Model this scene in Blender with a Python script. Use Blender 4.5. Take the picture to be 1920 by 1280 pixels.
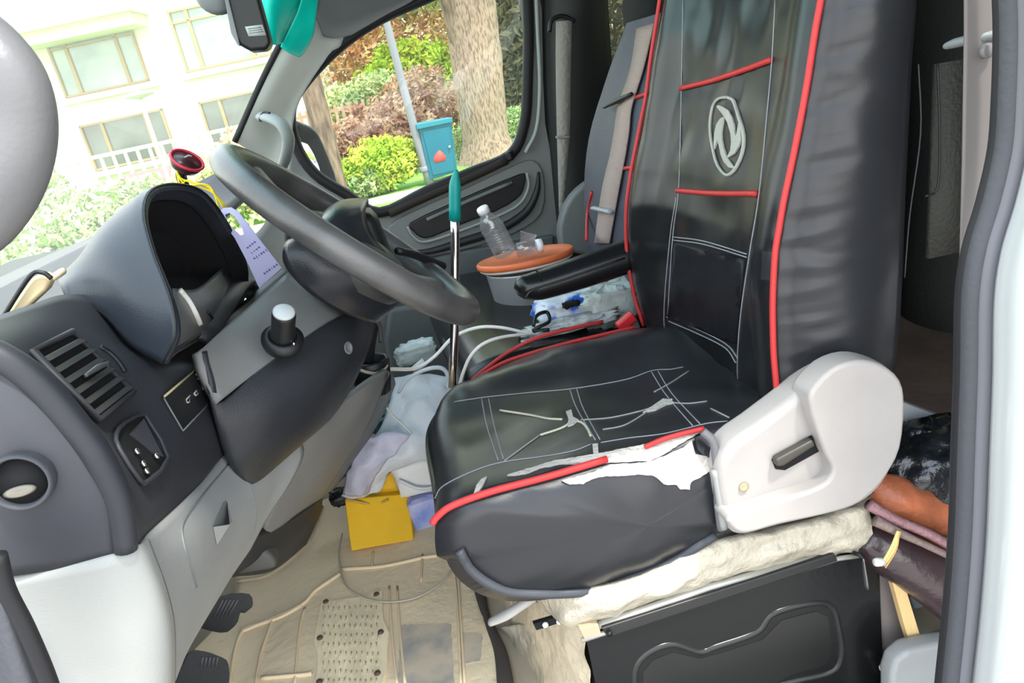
import bpy, bmesh, math, random
from mathutils import Vector, Matrix, noise
from mathutils.bvhtree import BVHTree
from mathutils.geometry import delaunay_2d_cdt
random.seed(7)
for o in list(bpy.data.objects): bpy.data.objects.remove(o)
S = bpy.context.scene
COL = S.collection
# ------------------------------------------------------------------ camera
F = 1387.0
PITCH, ROLL, YAW = math.radians(19.5), math.radians(12.0), math.radians(7.4)
CAM = Vector((0, 0, 0.90))
FWD = Vector((math.sin(YAW)*math.cos(PITCH), math.cos(YAW)*math.cos(PITCH), -math.sin(PITCH)))
R0 = Vector((math.cos(YAW), -math.sin(YAW), 0)); U0 = R0.cross(FWD)
RIGHT = R0*math.cos(ROLL) - U0*math.sin(ROLL); UP = R0*math.sin(ROLL) + U0*math.cos(ROLL)
cd = bpy.data.cameras.new('camera'); cam = bpy.data.objects.new('camera', cd); COL.objects.link(cam)
M = Matrix((RIGHT, UP, -FWD)).transposed().to_4x4(); M.translation = CAM
cam.matrix_world = M
cd.sensor_width = 36.0; cd.lens = 36.0*F/1920.0; cd.clip_start = 0.02; cd.clip_end = 400
S.camera = cam
# ------------------------------------------------------------------ sky, sun, exposure
W = bpy.data.worlds.new('sky'); S.world = W; W.use_nodes = True
nt = W.node_tree; nt.nodes.clear()
wo = nt.nodes.new('ShaderNodeOutputWorld'); bg = nt.nodes.new('ShaderNodeBackground')
tc = nt.nodes.new('ShaderNodeTexCoord'); sx = nt.nodes.new('ShaderNodeSeparateXYZ')
cr = nt.nodes.new('ShaderNodeValToRGB')
cr.color_ramp.elements[0].position = 0.0; cr.color_ramp.elements[0].color = (1.0, 0.985, 0.95, 1)
cr.color_ramp.elements[1].position = 0.9; cr.color_ramp.elements[1].color = (0.66, 0.80, 1.0, 1)
nt.links.new(tc.outputs['Generated'], sx.inputs[0]); nt.links.new(sx.outputs['Z'], cr.inputs[0])
nt.links.new(cr.outputs[0], bg.inputs[0]); nt.links.new(bg.outputs[0], wo.inputs[0])
bg.inputs[1].default_value = 2.6
sl = bpy.data.lights.new('sun', 'SUN'); sl.energy = 4.0; sl.angle = math.radians(6); sl.color = (1, 0.95, 0.86)
so = bpy.data.objects.new('sun', sl); COL.objects.link(so)
so.rotation_euler = Vector((-0.28, 0.42, -1.0)).to_track_quat('-Z', 'Y').to_euler()
S.view_settings.view_transform = 'Standard'; S.view_settings.look = 'None'
S.view_settings.exposure = 0.72; S.view_settings.gamma = 1.0; S.view_settings.use_curve_mapping = False
S.cycles.max_bounces = 10; S.cycles.transparent_max_bounces = 16
# ------------------------------------------------------------------ point finder: a sight line cut by a real plane
def ray(px, py): return FWD + RIGHT*((px-960)/F) - UP*((py-640)/F)
def P(px, py, y):
    r = ray(px, py); return CAM + r*((y-CAM.y)/r.y)
def PX(px, py, x):
    r = ray(px, py); return CAM + r*((x-CAM.x)/r.x)
def PZ(px, py, z):
    r = ray(px, py); return CAM + r*((z-CAM.z)/r.z)
# ------------------------------------------------------------------ materials
def mat(name, col, rough=0.5, metal=0.0, bump=0.0, bscale=60, var=0.0, vscale=8, spec=0.35, coat=0.0, stretch=None, col2=None, trans=0.0, alpha=1.0, thr=None):
    m = bpy.data.materials.new(name); m.use_nodes = True; n = m.node_tree; b = n.nodes['Principled BSDF']
    b.inputs['Base Color'].default_value = (*col, 1); b.inputs['Roughness'].default_value = rough
    b.inputs['Metallic'].default_value = metal; b.inputs['Specular IOR Level'].default_value = spec
    b.inputs['Coat Weight'].default_value = coat; b.inputs['Transmission Weight'].default_value = trans
    b.inputs['Alpha'].default_value = alpha
    t = n.nodes.new('ShaderNodeTexCoord'); mp = n.nodes.new('ShaderNodeMapping'); n.links.new(t.outputs['Object'], mp.inputs[0])
    if stretch: mp.inputs['Scale'].default_value = stretch
    if var > 0 or col2:
        z = n.nodes.new('ShaderNodeTexNoise'); z.inputs['Scale'].default_value = vscale; z.inputs['Detail'].default_value = 6
        r = n.nodes.new('ShaderNodeValToRGB')
        c2 = col2 if col2 else tuple(min(1, c*(1+var)) for c in col)
        c1 = col if col2 else tuple(c*(1-var) for c in col)
        a, d = thr if thr else (0.35, 0.65)
        r.color_ramp.elements[0].position = a; r.color_ramp.elements[0].color = (*c1, 1)
        r.color_ramp.elements[1].position = d; r.color_ramp.elements[1].color = (*c2, 1)
        n.links.new(mp.outputs[0], z.inputs[0]); n.links.new(z.outputs[0], r.inputs[0]); n.links.new(r.outputs[0], b.inputs['Base Color'])
    if bump > 0:
        z = n.nodes.new('ShaderNodeTexNoise'); z.inputs['Scale'].default_value = bscale; z.inputs['Detail'].default_value = 5
        bp = n.nodes.new('ShaderNodeBump'); bp.inputs['Strength'].default_value = bump; bp.inputs['Distance'].default_value = 0.01
        n.links.new(mp.outputs[0], z.inputs[0]); n.links.new(z.outputs[0], bp.inputs['Height']); n.links.new(bp.outputs[0], b.inputs['Normal'])
    return m
def glass(name, tint, dust=0.05, gloss=0.08, dustcol=(0.9, 0.9, 0.85)):
    m = bpy.data.materials.new(name); m.use_nodes = True; n = m.node_tree; n.nodes.clear()
    o = n.nodes.new('ShaderNodeOutputMaterial'); tr = n.nodes.new('ShaderNodeBsdfTransparent'); tr.inputs[0].default_value = (*tint, 1)
    g = n.nodes.new('ShaderNodeBsdfGlossy'); g.inputs['Roughness'].default_value = 0.02
    d = n.nodes.new('ShaderNodeBsdfTranslucent'); d.inputs[0].default_value = (*dustcol, 1)
    a = n.nodes.new('ShaderNodeMixShader'); a.inputs[0].default_value = gloss
    c = n.nodes.new('ShaderNodeMixShader'); c.inputs[0].default_value = dust
    n.links.new(tr.outputs[0], a.inputs[1]); n.links.new(g.outputs[0], a.inputs[2])
    n.links.new(a.outputs[0], c.inputs[1]); n.links.new(d.outputs[0], c.inputs[2]); n.links.new(c.outputs[0], o.inputs[0])
    return m
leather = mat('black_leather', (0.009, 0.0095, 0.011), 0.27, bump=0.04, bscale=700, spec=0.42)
leather_lit = mat('black_leather_lit', (0.020, 0.021, 0.024), 0.30, bump=0.04, bscale=700, spec=0.45)  # leather lightened: daylight on the side facing the door put into its colour
vinyl_low = mat('smooth_black_vinyl', (0.006, 0.0065, 0.009), 0.42, bump=0.05, bscale=300, spec=0.25)
redp = mat('red_piping', (0.48, 0.035, 0.035), 0.5)
thread = mat('grey_thread', (0.30, 0.31, 0.33), 0.8)
darkthread = mat('dark_thread', (0.01, 0.01, 0.01), 0.8)
silver = mat('silver_embroidery', (0.42, 0.42, 0.38), 0.7, bump=0.4, bscale=600)
foam = mat('white_foam', (0.52, 0.475, 0.43), 0.9, bump=0.5, bscale=150, var=0.06, vscale=30)
crackm = mat('crack_cream', (0.60, 0.55, 0.42), 0.9)
dash = mat('dark_grey_plastic', (0.030, 0.032, 0.038), 0.5, bump=0.05, bscale=800, var=0.12, vscale=6)
dash2 = mat('charcoal_plastic', (0.022, 0.023, 0.026), 0.45, bump=0.15, bscale=500, var=0.2, vscale=7)
hoodm = mat('slate_plastic', (0.032, 0.038, 0.048), 0.33, bump=0.1, bscale=600)
blackp = mat('black_plastic', (0.012, 0.013, 0.014), 0.4, bump=0.1, bscale=400)
matt = mat('matt_black', (0.006, 0.006, 0.007), 0.8)
greyl = mat('light_grey_plastic', (0.28, 0.29, 0.285), 0.5, bump=0.12, bscale=600, var=0.08, vscale=5)
greyend = mat('pale_grey_plastic', (0.30, 0.31, 0.295), 0.5, bump=0.1, bscale=600)
greyd = mat('mid_grey_plastic', (0.16, 0.175, 0.18), 0.55, bump=0.12, bscale=500, var=0.1, vscale=5)
hinge = mat('warm_grey_plastic', (0.36, 0.335, 0.315), 0.42, bump=0.05, bscale=300, var=0.05, vscale=9)
bodyw = mat('white_paint', (0.72, 0.73, 0.71), 0.25, coat=0.3)
rubber = mat('grey_rubber', (0.055, 0.057, 0.065), 0.5, bump=0.1, bscale=200)
rubberb = mat('black_rubber', (0.012, 0.012, 0.014), 0.6)
pillar = mat('pillar_grey', (0.42, 0.45, 0.43), 0.55, var=0.06)
greyrim = mat('grey_green_trim', (0.20, 0.215, 0.21), 0.5, bump=0.1, bscale=400)
belt = mat('taupe_webbing', (0.42, 0.33, 0.30), 0.75, bump=0.6, bscale=90, stretch=(1, 1, 9))
beltd = mat('grey_webbing', (0.34, 0.33, 0.30), 0.8, bump=0.5, bscale=90)
chrome = mat('chrome', (0.75, 0.72, 0.70), 0.18, 1.0)
steel = mat('brushed_steel', (0.50, 0.52, 0.53), 0.35, 0.45, bump=0.1, bscale=80, stretch=(1, 1, 20))
teal = mat('teal_plastic', (0.0, 0.24, 0.22), 0.4)
mirrorm = mat('mirror_silver', (0.9, 0.92, 0.92), 0.02, 1.0)
print('materials', len(bpy.data.materials))
# ------------------------------------------------------------------ builders
BV = {}
def tag(o, label=None, cat=None, group=None, kind=None):
    if label: o['label'] = label
    if cat: o['category'] = cat
    if group: o['group'] = group
    if kind: o['kind'] = kind
    return o
def thing(name, loc, label, cat, group=None):
    o = bpy.data.objects.new(name, None); COL.objects.link(o); o.location = loc; o.empty_display_size = 0.05
    return tag(o, label, cat, group)
def wloc(o):
    v = Vector((0, 0, 0))
    while o is not None: v = v + o.location; o = o.parent
    return v
def mk(name, V, Fc, m, parent=None, smooth=True, bevel=0, seg=2, recalc=True, sub=0):
    V = [Vector(v) for v in V]
    if parent is None:
        lo = [min(v[i] for v in V) for i in range(3)]; hi = [max(v[i] for v in V) for i in range(3)]
        org = Vector(((lo[0]+hi[0])/2, (lo[1]+hi[1])/2, lo[2]))
    else: org = wloc(parent)
    me = bpy.data.meshes.new(name); me.from_pydata([v-org for v in V], [], Fc)
    if recalc:
        b = bmesh.new(); b.from_mesh(me); bmesh.ops.recalc_face_normals(b, faces=b.faces); b.to_mesh(me); b.free()
    if m: me.materials.append(m)
    if smooth:
        for p in me.polygons: p.use_smooth = True
    o = bpy.data.objects.new(name, me); COL.objects.link(o)
    if parent is None: o.location = org
    else: o.parent = parent
    if bevel:
        d = o.modifiers.new('b', 'BEVEL'); d.width = bevel; d.segments = seg; d.limit_method = 'ANGLE'; d.angle_limit = math.radians(35)
        w = o.modifiers.new('w', 'WEIGHTED_NORMAL'); w.keep_sharp = True
    if sub:
        d = o.modifiers.new('s', 'SUBSURF'); d.levels = sub; d.render_levels = sub
    BV[o.name] = (V, Fc)
    return o
def bvh(*objs):
    VV, FF = [], []
    for o in objs:
        V, Fc = BV[o.name]; k = len(VV); VV += V; FF += [[i+k for i in f] for f in Fc]
    return BVHTree.FromPolygons(VV, FF)
def prism(name, pts, vec, m, parent=None, bevel=0.003, seg=2, smooth=True):
    n = len(pts); pts = [Vector(p) for p in pts]; vec = Vector(vec)
    V = pts + [p+vec for p in pts]
    Fc = [list(range(n)), list(range(2*n-1, n-1, -1))] + [[i, (i+1) % n, n+(i+1) % n, n+i] for i in range(n)]
    return mk(name, V, Fc, m, parent, smooth, bevel, seg)
def crv(pts, k=6, closed=False):
    pts = [Vector(p) for p in pts]; n = len(pts); out = []
    if n < 3 and not closed:
        return [pts[0].lerp(pts[1], i/k) for i in range(k+1)]
    rng = n if closed else n-1
    for i in range(rng):
        p1, p2 = pts[i], pts[(i+1) % n]
        p0 = pts[i-1] if (i > 0 or closed) else p1*2-p2
        p3 = pts[(i+2) % n] if (i+2 < n or closed) else p2*2-p1
        for j in range(k):
            t = j/k
            out.append(0.5*((2*p1)+(p2-p0)*t+(2*p0-5*p1+4*p2-p3)*t*t+(3*p1-p0-3*p2+p3)*t**3))
    if not closed: out.append(pts[-1])
    return out
def pprism(name, pxs, y, th, m, parent=None, bevel=0.003, seg=2, round_=0):
    pts = [P(a, b, y) for a, b in pxs]
    if round_: pts = crv(pts, round_, True)
    return prism(name, pts, (0, th, 0), m, parent, bevel, seg)
def grid(name, rows, m, parent=None, ku=5, kv=5, th=0, closed=False, disp=None, smooth=True):
    rows = [crv(r, ku, closed) for r in rows]
    cols = [crv([r[i] for r in rows], kv) for i in range(len(rows[0]))]
    nu, nv = len(cols), len(cols[0])
    V = [cols[i][j] for j in range(nv) for i in range(nu)]
    if disp: V = [disp(v) for v in V]
    Fc = []
    for j in range(nv-1):
        for i in range(nu if closed else nu-1):
            a = j*nu+i; b = j*nu+(i+1) % nu
            Fc.append([a, b, b+nu, a+nu])
    o = mk(name, V, Fc, m, parent, smooth)
    if th:
        d = o.modifiers.new('t', 'SOLIDIFY'); d.thickness = abs(th); d.offset = -1 if th > 0 else 1
    return o
def G(rows): return [[P(*q) for q in r] for r in rows]
def tube(name, pts, r, m, parent=None, closed=False, n=10, k=5, flat=1.0, caps=True):
    pts = crv(pts, k, closed) if k else [Vector(p) for p in pts]
    N = len(pts); rr = r if isinstance(r, (list, tuple)) else [r]
    def rad(i):
        t = i/max(1, N-1)*(len(rr)-1); a = int(t); b = min(a+1, len(rr)-1); return rr[a]*(1-(t-a))+rr[b]*(t-a)
    V, Fc = [], []; up = None
    for i, p in enumerate(pts):
        a = pts[i-1] if (i > 0 or closed) else p; b = pts[(i+1) % N] if (i < N-1 or closed) else p
        t = (b-a); t = t.normalized() if t.length > 1e-9 else Vector((1, 0, 0))
        if up is None:
            up = Vector((0, 0, 1)) if abs(t.z) < 0.9 else Vector((1, 0, 0))
        s = t.cross(up); s.normalize(); up = s.cross(t).normalized()
        q = rad(i)
        for j in range(n):
            w = 2*math.pi*j/n; V.append(p + s*(math.cos(w)*q) + up*(math.sin(w)*q*flat))
    for i in range(N if closed else N-1):
        for j in range(n):
            a = i*n+j; b = i*n+(j+1) % n; c = ((i+1) % N)*n+(j+1) % n; d = ((i+1) % N)*n+j
            Fc.append([a, b, c, d])
    if caps and not closed: Fc += [list(range(n-1, -1, -1)), list(range((N-1)*n, N*n))]
    return mk(name, V, Fc, m, parent)
def frame(axis):
    a = Vector(axis).normalized(); s = a.cross(Vector((0, 0, 1)))
    if s.length < 0.05: s = Vector((1, 0, 0))
    s.normalize(); return a, s, a.cross(s).normalized()
def lathe(name, base, axis, prof, m, parent=None, n=32, sq=(1, 1), bevel=0):
    a, s, t = frame(axis); base = Vector(base); V, Fc = [], []
    for r, h in prof:
        for j in range(n):
            w = 2*math.pi*j/n; V.append(base + a*h + s*(math.cos(w)*r*sq[0]) + t*(math.sin(w)*r*sq[1]))
    for i in range(len(prof)-1):
        for j in range(n):
            Fc.append([i*n+j, i*n+(j+1) % n, (i+1)*n+(j+1) % n, (i+1)*n+j])
    if prof[0][0] > 1e-5: Fc.append(list(range(n-1, -1, -1)))
    if prof[-1][0] > 1e-5: Fc.append(list(range((len(prof)-1)*n, len(prof)*n)))
    return mk(name, V, Fc, m, parent, bevel=bevel)
def box(name, c, size, m, parent=None, rz=0, bevel=0.004, axes=None):
    c = Vector(c); sx_, sy_, sz_ = [q/2 for q in size]
    if axes: e = [Vector(q) for q in axes]
    else: e = [Vector((math.cos(rz), math.sin(rz), 0)), Vector((-math.sin(rz), math.cos(rz), 0)), Vector((0, 0, 1))]
    V = [c+e[0]*i*sx_+e[1]*j*sy_+e[2]*k*sz_ for k in (-1, 1) for j in (-1, 1) for i in (-1, 1)]
    Fc = [[0, 2, 3, 1], [4, 5, 7, 6], [0, 1, 5, 4], [2, 6, 7, 3], [0, 4, 6, 2], [1, 3, 7, 5]]
    return mk(name, V, Fc, m, parent, bevel=bevel, smooth=bool(bevel))
def hit(tree, px, py, off=0.0):
    r = ray(px, py).normalized(); loc, nor, i, d = tree.ray_cast(CAM, r)
    if loc is None: return None
    if nor.dot(r) > 0: nor = -nor
    return loc + nor*off, nor
def stube(name, pxs, tree, r, m, parent, k=6, off=None, n=6, flat=1.0):
    q = crv([Vector((a, b, 0)) for a, b in pxs], k); pts = []
    for v in q:
        h = hit(tree, v.x, v.y, r*0.4 if off is None else off)
        if h: pts.append(h[0])
    if len(pts) < 2: print('MISS', name, pxs[0]); return None
    return tube(name, pts, r, m, parent, n=n, k=0, flat=flat)
def stubes(name, plist, tree, r, m, parent, k=6, n=5, off=None, dash_=0):
    V, Fc = [], []; 
    for pxs in plist:
        q = crv([Vector((a, b, 0)) for a, b in pxs], k); pts = []
        for v in q:
            h = hit(tree, v.x, v.y, r*0.4 if off is None else off)
            if h: pts.append(h[0])
        if len(pts) < 2: print('MISS', name, pxs[0]); continue
        o = tube('tmp', pts, r, m, None, n=n, k=0); VV, FF = BV[o.name]; b = len(V)
        V += VV; Fc += [[i+b for i in f] for f in FF]; bpy.data.objects.remove(o)
    return mk(name, V, Fc, m, parent)
def each(name, plist, tree, r, m, parent, **k):
    return [stube(name, q, tree, r, m, parent, **k) for q in plist]
def onto(tree, px, py, yd, off=0.002):
    h = hit(tree, px, py, off)
    return h[0] if h and abs(h[0].y-yd) < 0.3 else P(px, py, yd)
def decal(name, pxs, tree, m, parent, off=0.001, th=0.002, step=8, ragged=0, k=0, smooth=False):
    pg = [Vector((a, b)) for a, b in pxs]
    if k: pg = [Vector((v.x, v.y)) for v in crv([Vector((a, b, 0)) for a, b in pxs], k, True)]
    if ragged:
        q = []
        for i, a in enumerate(pg):
            b = pg[(i+1) % len(pg)]; nn = max(1, int((b-a).length/6))
            for j in range(nn): q.append(a.lerp(b, j/nn)+Vector((random.uniform(-1, 1), random.uniform(-1, 1)))*ragged)
        pg = q
    n0 = len(pg); xs = [v.x for v in pg]; ys = [v.y for v in pg]; pts = list(pg)
    def inside(x, y):
        c = False
        for i in range(n0):
            a, b = pg[i], pg[i-1]
            if (a.y > y) != (b.y > y) and x < (b.x-a.x)*(y-a.y)/(b.y-a.y)+a.x: c = not c
        return c
    y = min(ys)+step/2
    while y < max(ys):
        x = min(xs)+step/2
        while x < max(xs):
            if inside(x, y): pts.append(Vector((x+random.uniform(-1, 1), y+random.uniform(-1, 1))))
            x += step
        y += step
    ov, oe, of, *_ = delaunay_2d_cdt(pts, [(i, (i+1) % n0) for i in range(n0)], [], 1, 1e-4)
    H = [hit(tree, v.x, v.y, 0) for v in ov]
    keep = [f for f in of if all(H[i] for i in f)]
    V = [(h[0]+h[1]*(off+th) if h else Vector((0, 0, 0))) for h in H]; nb = len(V)
    V += [(h[0]+h[1]*(off-0.002) if h else Vector((0, 0, 0))) for h in H]
    cnt = {}
    for f in keep:
        for i in range(len(f)):
            a, b = f[i], f[(i+1) % len(f)]; e = (min(a, b), max(a, b)); cnt.setdefault(e, []).append((a, b))
    Fc = [list(f) for f in keep] + [[b, a, a+nb, b+nb] for e, l in cnt.items() if len(l) == 1 for a, b in l]
    used = sorted({i for f in Fc for i in f}); mp = {u: i for i, u in enumerate(used)}
    return mk(name, [V[u] for u in used], [[mp[i] for i in f] for f in Fc], m, parent, smooth=smooth)
def wr(v, s, a, seed=0): return noise.noise(Vector((v[0]*s, v[1]*s, v[2]*s+seed)))*a
def crumple(name, c, size, m, parent=None, amp=0.25, nu=28, nv=18, seed=0, freq=3.5, sq=0.6, axes=None):
    V, Fc = [], []; c = Vector(c)
    e = [Vector(q) for q in axes] if axes else [Vector((1, 0, 0)), Vector((0, 1, 0)), Vector((0, 0, 1))]
    def sp(x): return math.copysign(abs(x)**sq, x)
    for j in range(nv+1):
        ph = -math.pi/2+math.pi*j/nv
        for i in range(nu):
            th = 2*math.pi*i/nu
            d = Vector((sp(math.cos(ph))*sp(math.cos(th)), sp(math.cos(ph))*sp(math.sin(th)), sp(math.sin(ph))))
            k = 1+amp*(noise.noise(d*freq+Vector((seed, 0, 0)))+0.6*abs(noise.noise(d*freq*2.3+Vector((0, seed, 0)))))
            V.append(c+e[0]*d.x*size[0]/2*k+e[1]*d.y*size[1]/2*k+e[2]*d.z*size[2]/2*k)
    for j in range(nv):
        for i in range(nu): Fc.append([j*nu+i, j*nu+(i+1) % nu, (j+1)*nu+(i+1) % nu, (j+1)*nu+i])
    return mk(name, V, Fc, m, parent)
WT = -2.0
# ================================================================== OUTSIDE
grass = mat('lawn_green', (0.10, 0.32, 0.03), 0.9, bump=0.8, bscale=30, col2=(0.25, 0.50, 0.07), vscale=2)
pave = mat('pale_concrete', (0.36, 0.33, 0.30), 0.9, bump=0.3, bscale=20, var=0.1)
asph = mat('asphalt', (0.34, 0.32, 0.30), 0.95, bump=0.4, bscale=60, var=0.15)
GZ = -0.32
def quadslab(name, x0, x1, y0, y1, z0, z1, m, parent=None):
    return mk(name, [(x0, y0, z0), (x1, y0, z0), (x1, y1, z0), (x0, y1, z0), (x0, y0, z1), (x1, y0, z1), (x1, y1, z1), (x0, y1, z1)],
              [[0, 3, 2, 1], [4, 5, 6, 7], [0, 1, 5, 4], [1, 2, 6, 5], [2, 3, 7, 6], [3, 0, 4, 7]], m, parent, smooth=False)
def st(o): o['kind'] = 'structure'; return o
o = st(quadslab('road', -40, 30, -8, 8.4, -0.8, -0.62, asph))
o = st(quadslab('ground', -40, 30, 8.4, 45, -0.8, GZ, grass))
o = st(quadslab('footpath', -40, 30, 9.75, 10.45, -0.5, GZ+0.02, pave))
o = st(quadslab('kerb', -40, 30, 8.15, 8.4, -0.7, GZ+0.03, pave))
bark = mat('tree_bark', (0.16, 0.11, 0.08), 0.95, bump=1.0, bscale=16, stretch=(2.2, 2.2, 0.5), col2=(0.36, 0.255, 0.19), vscale=20, thr=(0.38, 0.56))
bark2 = mat('dark_bark', (0.09, 0.06, 0.045), 0.95, bump=1.0, bscale=14, stretch=(1.6, 1.6, 0.4), col2=(0.26, 0.18, 0.13), vscale=9)
def leafm(n, a, b): return mat(n, a, 0.7, col2=b, vscale=2.2, thr=(0.4, 0.6))
lf_or = leafm('orange_leaf', (0.80, 0.38, 0.20), (0.80, 0.66, 0.34))
lf_gr = leafm('green_leaf', (0.26, 0.40, 0.14), (0.58, 0.62, 0.28))
lf_yg = leafm('yellow_green_leaf', (0.32, 0.50, 0.03), (0.62, 0.66, 0.08))
lf_rd = leafm('russet_leaf', (0.40, 0.18, 0.12), (0.70, 0.46, 0.28))
lf_dk = leafm('dark_leaf', (0.05, 0.07, 0.03), (0.20, 0.18, 0.08))
def trunk(name, base, top, r0, r1, m, parent, bumps=0.05, n=22, seed=0):
    base, top = Vector(base), Vector(top); V, Fc = [], []; K = 26
    for i in range(K+1):
        t = i/K; c = base.lerp(top, t); r = r0*(1-t)+r1*t + r0*0.35*max(0, 0.12-t)/0.12
        for j in range(n):
            w = 2*math.pi*j/n; d = Vector((math.cos(w), math.sin(w), 0))
            q = r*(1+bumps*noise.noise(Vector((d.x*3+seed, d.y*3, t*7)))*2+bumps*0.8*math.sin(w*9+noise.noise(Vector((seed, t*5, w)))*3))
            V.append(c+d*q)
    for i in range(K):
        for j in range(n): Fc.append([i*n+j, i*n+(j+1) % n, (i+1)*n+(j+1) % n, (i+1)*n+j])
    return mk(name, V, Fc, m, parent)
def foliage(name, c, size, cnt, leaf, m, parent, seed=0):
    rnd = random.Random(seed); V, Fc = [], []; c = Vector(c)
    for _ in range(cnt*2):
        while True:
            d = Vector((rnd.uniform(-1, 1), rnd.uniform(-1, 1), rnd.uniform(-1, 1)))
            if 0.25 < d.length < 1+0.35*noise.noise(d*2.5+Vector((seed, 0, 0))): break
        p = c+Vector((d.x*size[0]/2, d.y*size[1]/2, d.z*size[2]/2)); s = leaf*rnd.uniform(0.35, 1.1)
        a = Vector((rnd.gauss(0, 1), rnd.gauss(0, 1), rnd.gauss(0, 1))).normalized(); b = a.orthogonal().normalized()
        k = len(V); V += [p-a*s, p+b*s*0.45, p+a*s, p-b*s*0.45+a.cross(b)*s*0.2]; Fc.append([k, k+1, k+2, k+3])
    o = mk(name, V, Fc, m, parent, smooth=False, recalc=False); o['kind'] = 'stuff'; return o
# big trunk
t = thing('tree', PZ(915, 300, GZ), 'thick furrowed tree trunk seen through the passenger window, right of the blue cabinet', 'tree')
y = t.location.y
trunk('trunk', (t.location.x+0.02, y, GZ), tuple(P(868, -90, y)), 0.37, 0.41, bark, t, seed=3)
trunk('branch', tuple(P(885, 160, y)), tuple(P(800, -150, y-0.3)), 0.16, 0.12, bark2, t, seed=8)
foliage('foliage', (t.location.x, y, 6.2), (6, 5, 3.5), 2500, 0.2, lf_gr, t, 2)
t = thing('tree', PZ(640, 395, GZ), 'slimmer leaning brown tree trunk behind the wing mirror', 'tree')
y = t.location.y
trunk('trunk', (t.location.x, y, GZ), tuple(P(572, 110, y)), 0.15, 0.13, bark2, t, seed=5)
foliage('foliage', tuple(P(540, -140, y)+Vector((0, 0, .8))), (2, 2, 1.2), 900, 0.15, lf_gr, t, 4)
# pole
t = thing('lamp_pole', PZ(806, 345, GZ), 'slender grey metal pole leaning beside the blue cabinet', 'pole')
y = t.location.y
tube('shaft', [t.location, P(770, 215, y), P(726, 45, y), P(712, -20, y)], [0.065, 0.055, 0.045], mat('pole_grey', (0.22, 0.22, 0.25), 0.5), t)
lathe('collar', tuple(P(797, 322, y)), (0, 0, 1), [(0.075, 0), (0.08, 0.02), (0.075, 0.08)], mat('collar_grey', (0.2, 0.2, 0.23), 0.5), t, n=14)
# cabinet
cb = mat('cabinet_blue', (0.008, 0.13, 0.19), 0.45, var=0.08, vscale=4)
y = PZ(830, 336, GZ).y-0.3
t = thing('utility_cabinet', P(830, 336, y), 'teal blue metal utility cabinet with a red warning mark, on the verge', 'cabinet')
bl, br_, tr, tl = P(806, 337, y), P(858, 322, y), P(846, 228, y), P(785, 240, y)
prism('body', [bl, br_, tr, tl], (0, 0.4, 0), cb, t, bevel=0.01)
a = P(780, 233, y-0.04); b = P(848, 220, y-0.04); c = P(849, 229, y-0.04); d = P(782, 243, y-0.04)
prism('lid', [d, c, b, a], (0, 0.5, 0), mat('cabinet_lid', (0.02, 0.19, 0.25), 0.4), t, bevel=0.008)
prism('door', [P(812, 329, y-0.015), P(853, 319, y-0.015), P(843, 237, y-0.015), P(792, 246, y-0.015)], (0, 0.02, 0), cb, t, bevel=0.004)
lathe('handle', tuple(P(843, 275, y-0.05)), (0, 1, 0), [(0.012, 0), (0.02, 0.01), (0.02, 0.05)], chrome, t, n=10)
prism('warning_mark', [P(814, 305, y-0.022), P(835, 301, y-0.022), P(836, 292, y-0.022), P(829, 285, y-0.022), P(824, 281, y-0.022), P(818, 287, y-0.022), P(813, 296, y-0.022)], (0, 0.01, 0), mat('warning_red', (0.62, 0.08, 0.07), 0.6), t, bevel=0)
# shrubs
def shrub(px, py, w, h, m, label, dy=0.0, cnt=1300, leaf=0.05, z=None, seed=1, name='shrub', grp=None, dep=None, cat='shrub'):
    b = PZ(px, py, GZ); b = Vector((b.x, b.y, GZ))
    if dep: b = P(px, py, dep); b.z = max(GZ, b.z) if not z else z
    t = thing(name, b, label, cat, grp)
    tube('stem', [b, b+Vector((0.02, 0, h*0.4)), b+Vector((-0.02, 0, h*0.6))], [0.03, 0.02], bark2, t, n=7)
    foliage('foliage', b+Vector((0, 0, h*0.55)), (w, w*0.7, h), cnt, leaf, m, t, seed)
    return t
shrub(672, 372, 0.75, 0.55, lf_yg, 'low yellow-green bush nearest the leaning trunk', seed=11)
shrub(735, 358, 1.1, 0.75, lf_yg, 'bright lime-green rounded bush left of the metal pole', seed=12, cnt=2200)
shrub(700, 368, 0.6, 0.4, lf_gr, 'small dark-green bush in front of the lime-green bush', seed=13)

def far(px, py, Y, w, h, m, label, seed, cnt=2600, leaf=0.12, name='shrub', cat='shrub'):
    c = P(px, py, Y); t = thing(name, (c.x, c.y, GZ), label, cat)
    tube('stem', [(c.x, c.y, GZ), (c.x+0.1, c.y, c.z-h*0.2)], [0.1, 0.06], bark2, t, n=7)
    foliage('foliage', c, (w, w*0.6, h), cnt, leaf, m, t, seed); return t
far(872, 300, 12.8, 0.35, 1.2, lf_gr, 'narrow green bush between the blue cabinet and the thick trunk', 14, 900, 0.04)
far(672, 300, 15, 2.0, 1.5, lf_rd, 'russet bush beyond the low yellow-green bush', 21, leaf=0.08)
far(735, 262, 15.5, 2.2, 1.6, lf_rd, 'russet bush behind the lime-green bush', 22, leaf=0.08)
far(790, 215, 16, 1.9, 1.9, lf_rd, 'dark russet bush rising behind the blue cabinet', 23, leaf=0.08)
far(700, 215, 17, 2.4, 1.7, lf_gr, 'grey-green bushy tree above the russet bushes', 24, leaf=0.09, name='tree', cat='tree')
far(655, 120, 21, 3.6, 2.8, lf_or, 'orange-leaved tree at the upper left of the side window', 25, 3000, name='tree', cat='tree')
far(780, 70, 20, 3.6, 2.8, lf_or, 'orange and green tree behind the top of the metal pole', 26, 3000, name='tree', cat='tree')
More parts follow.
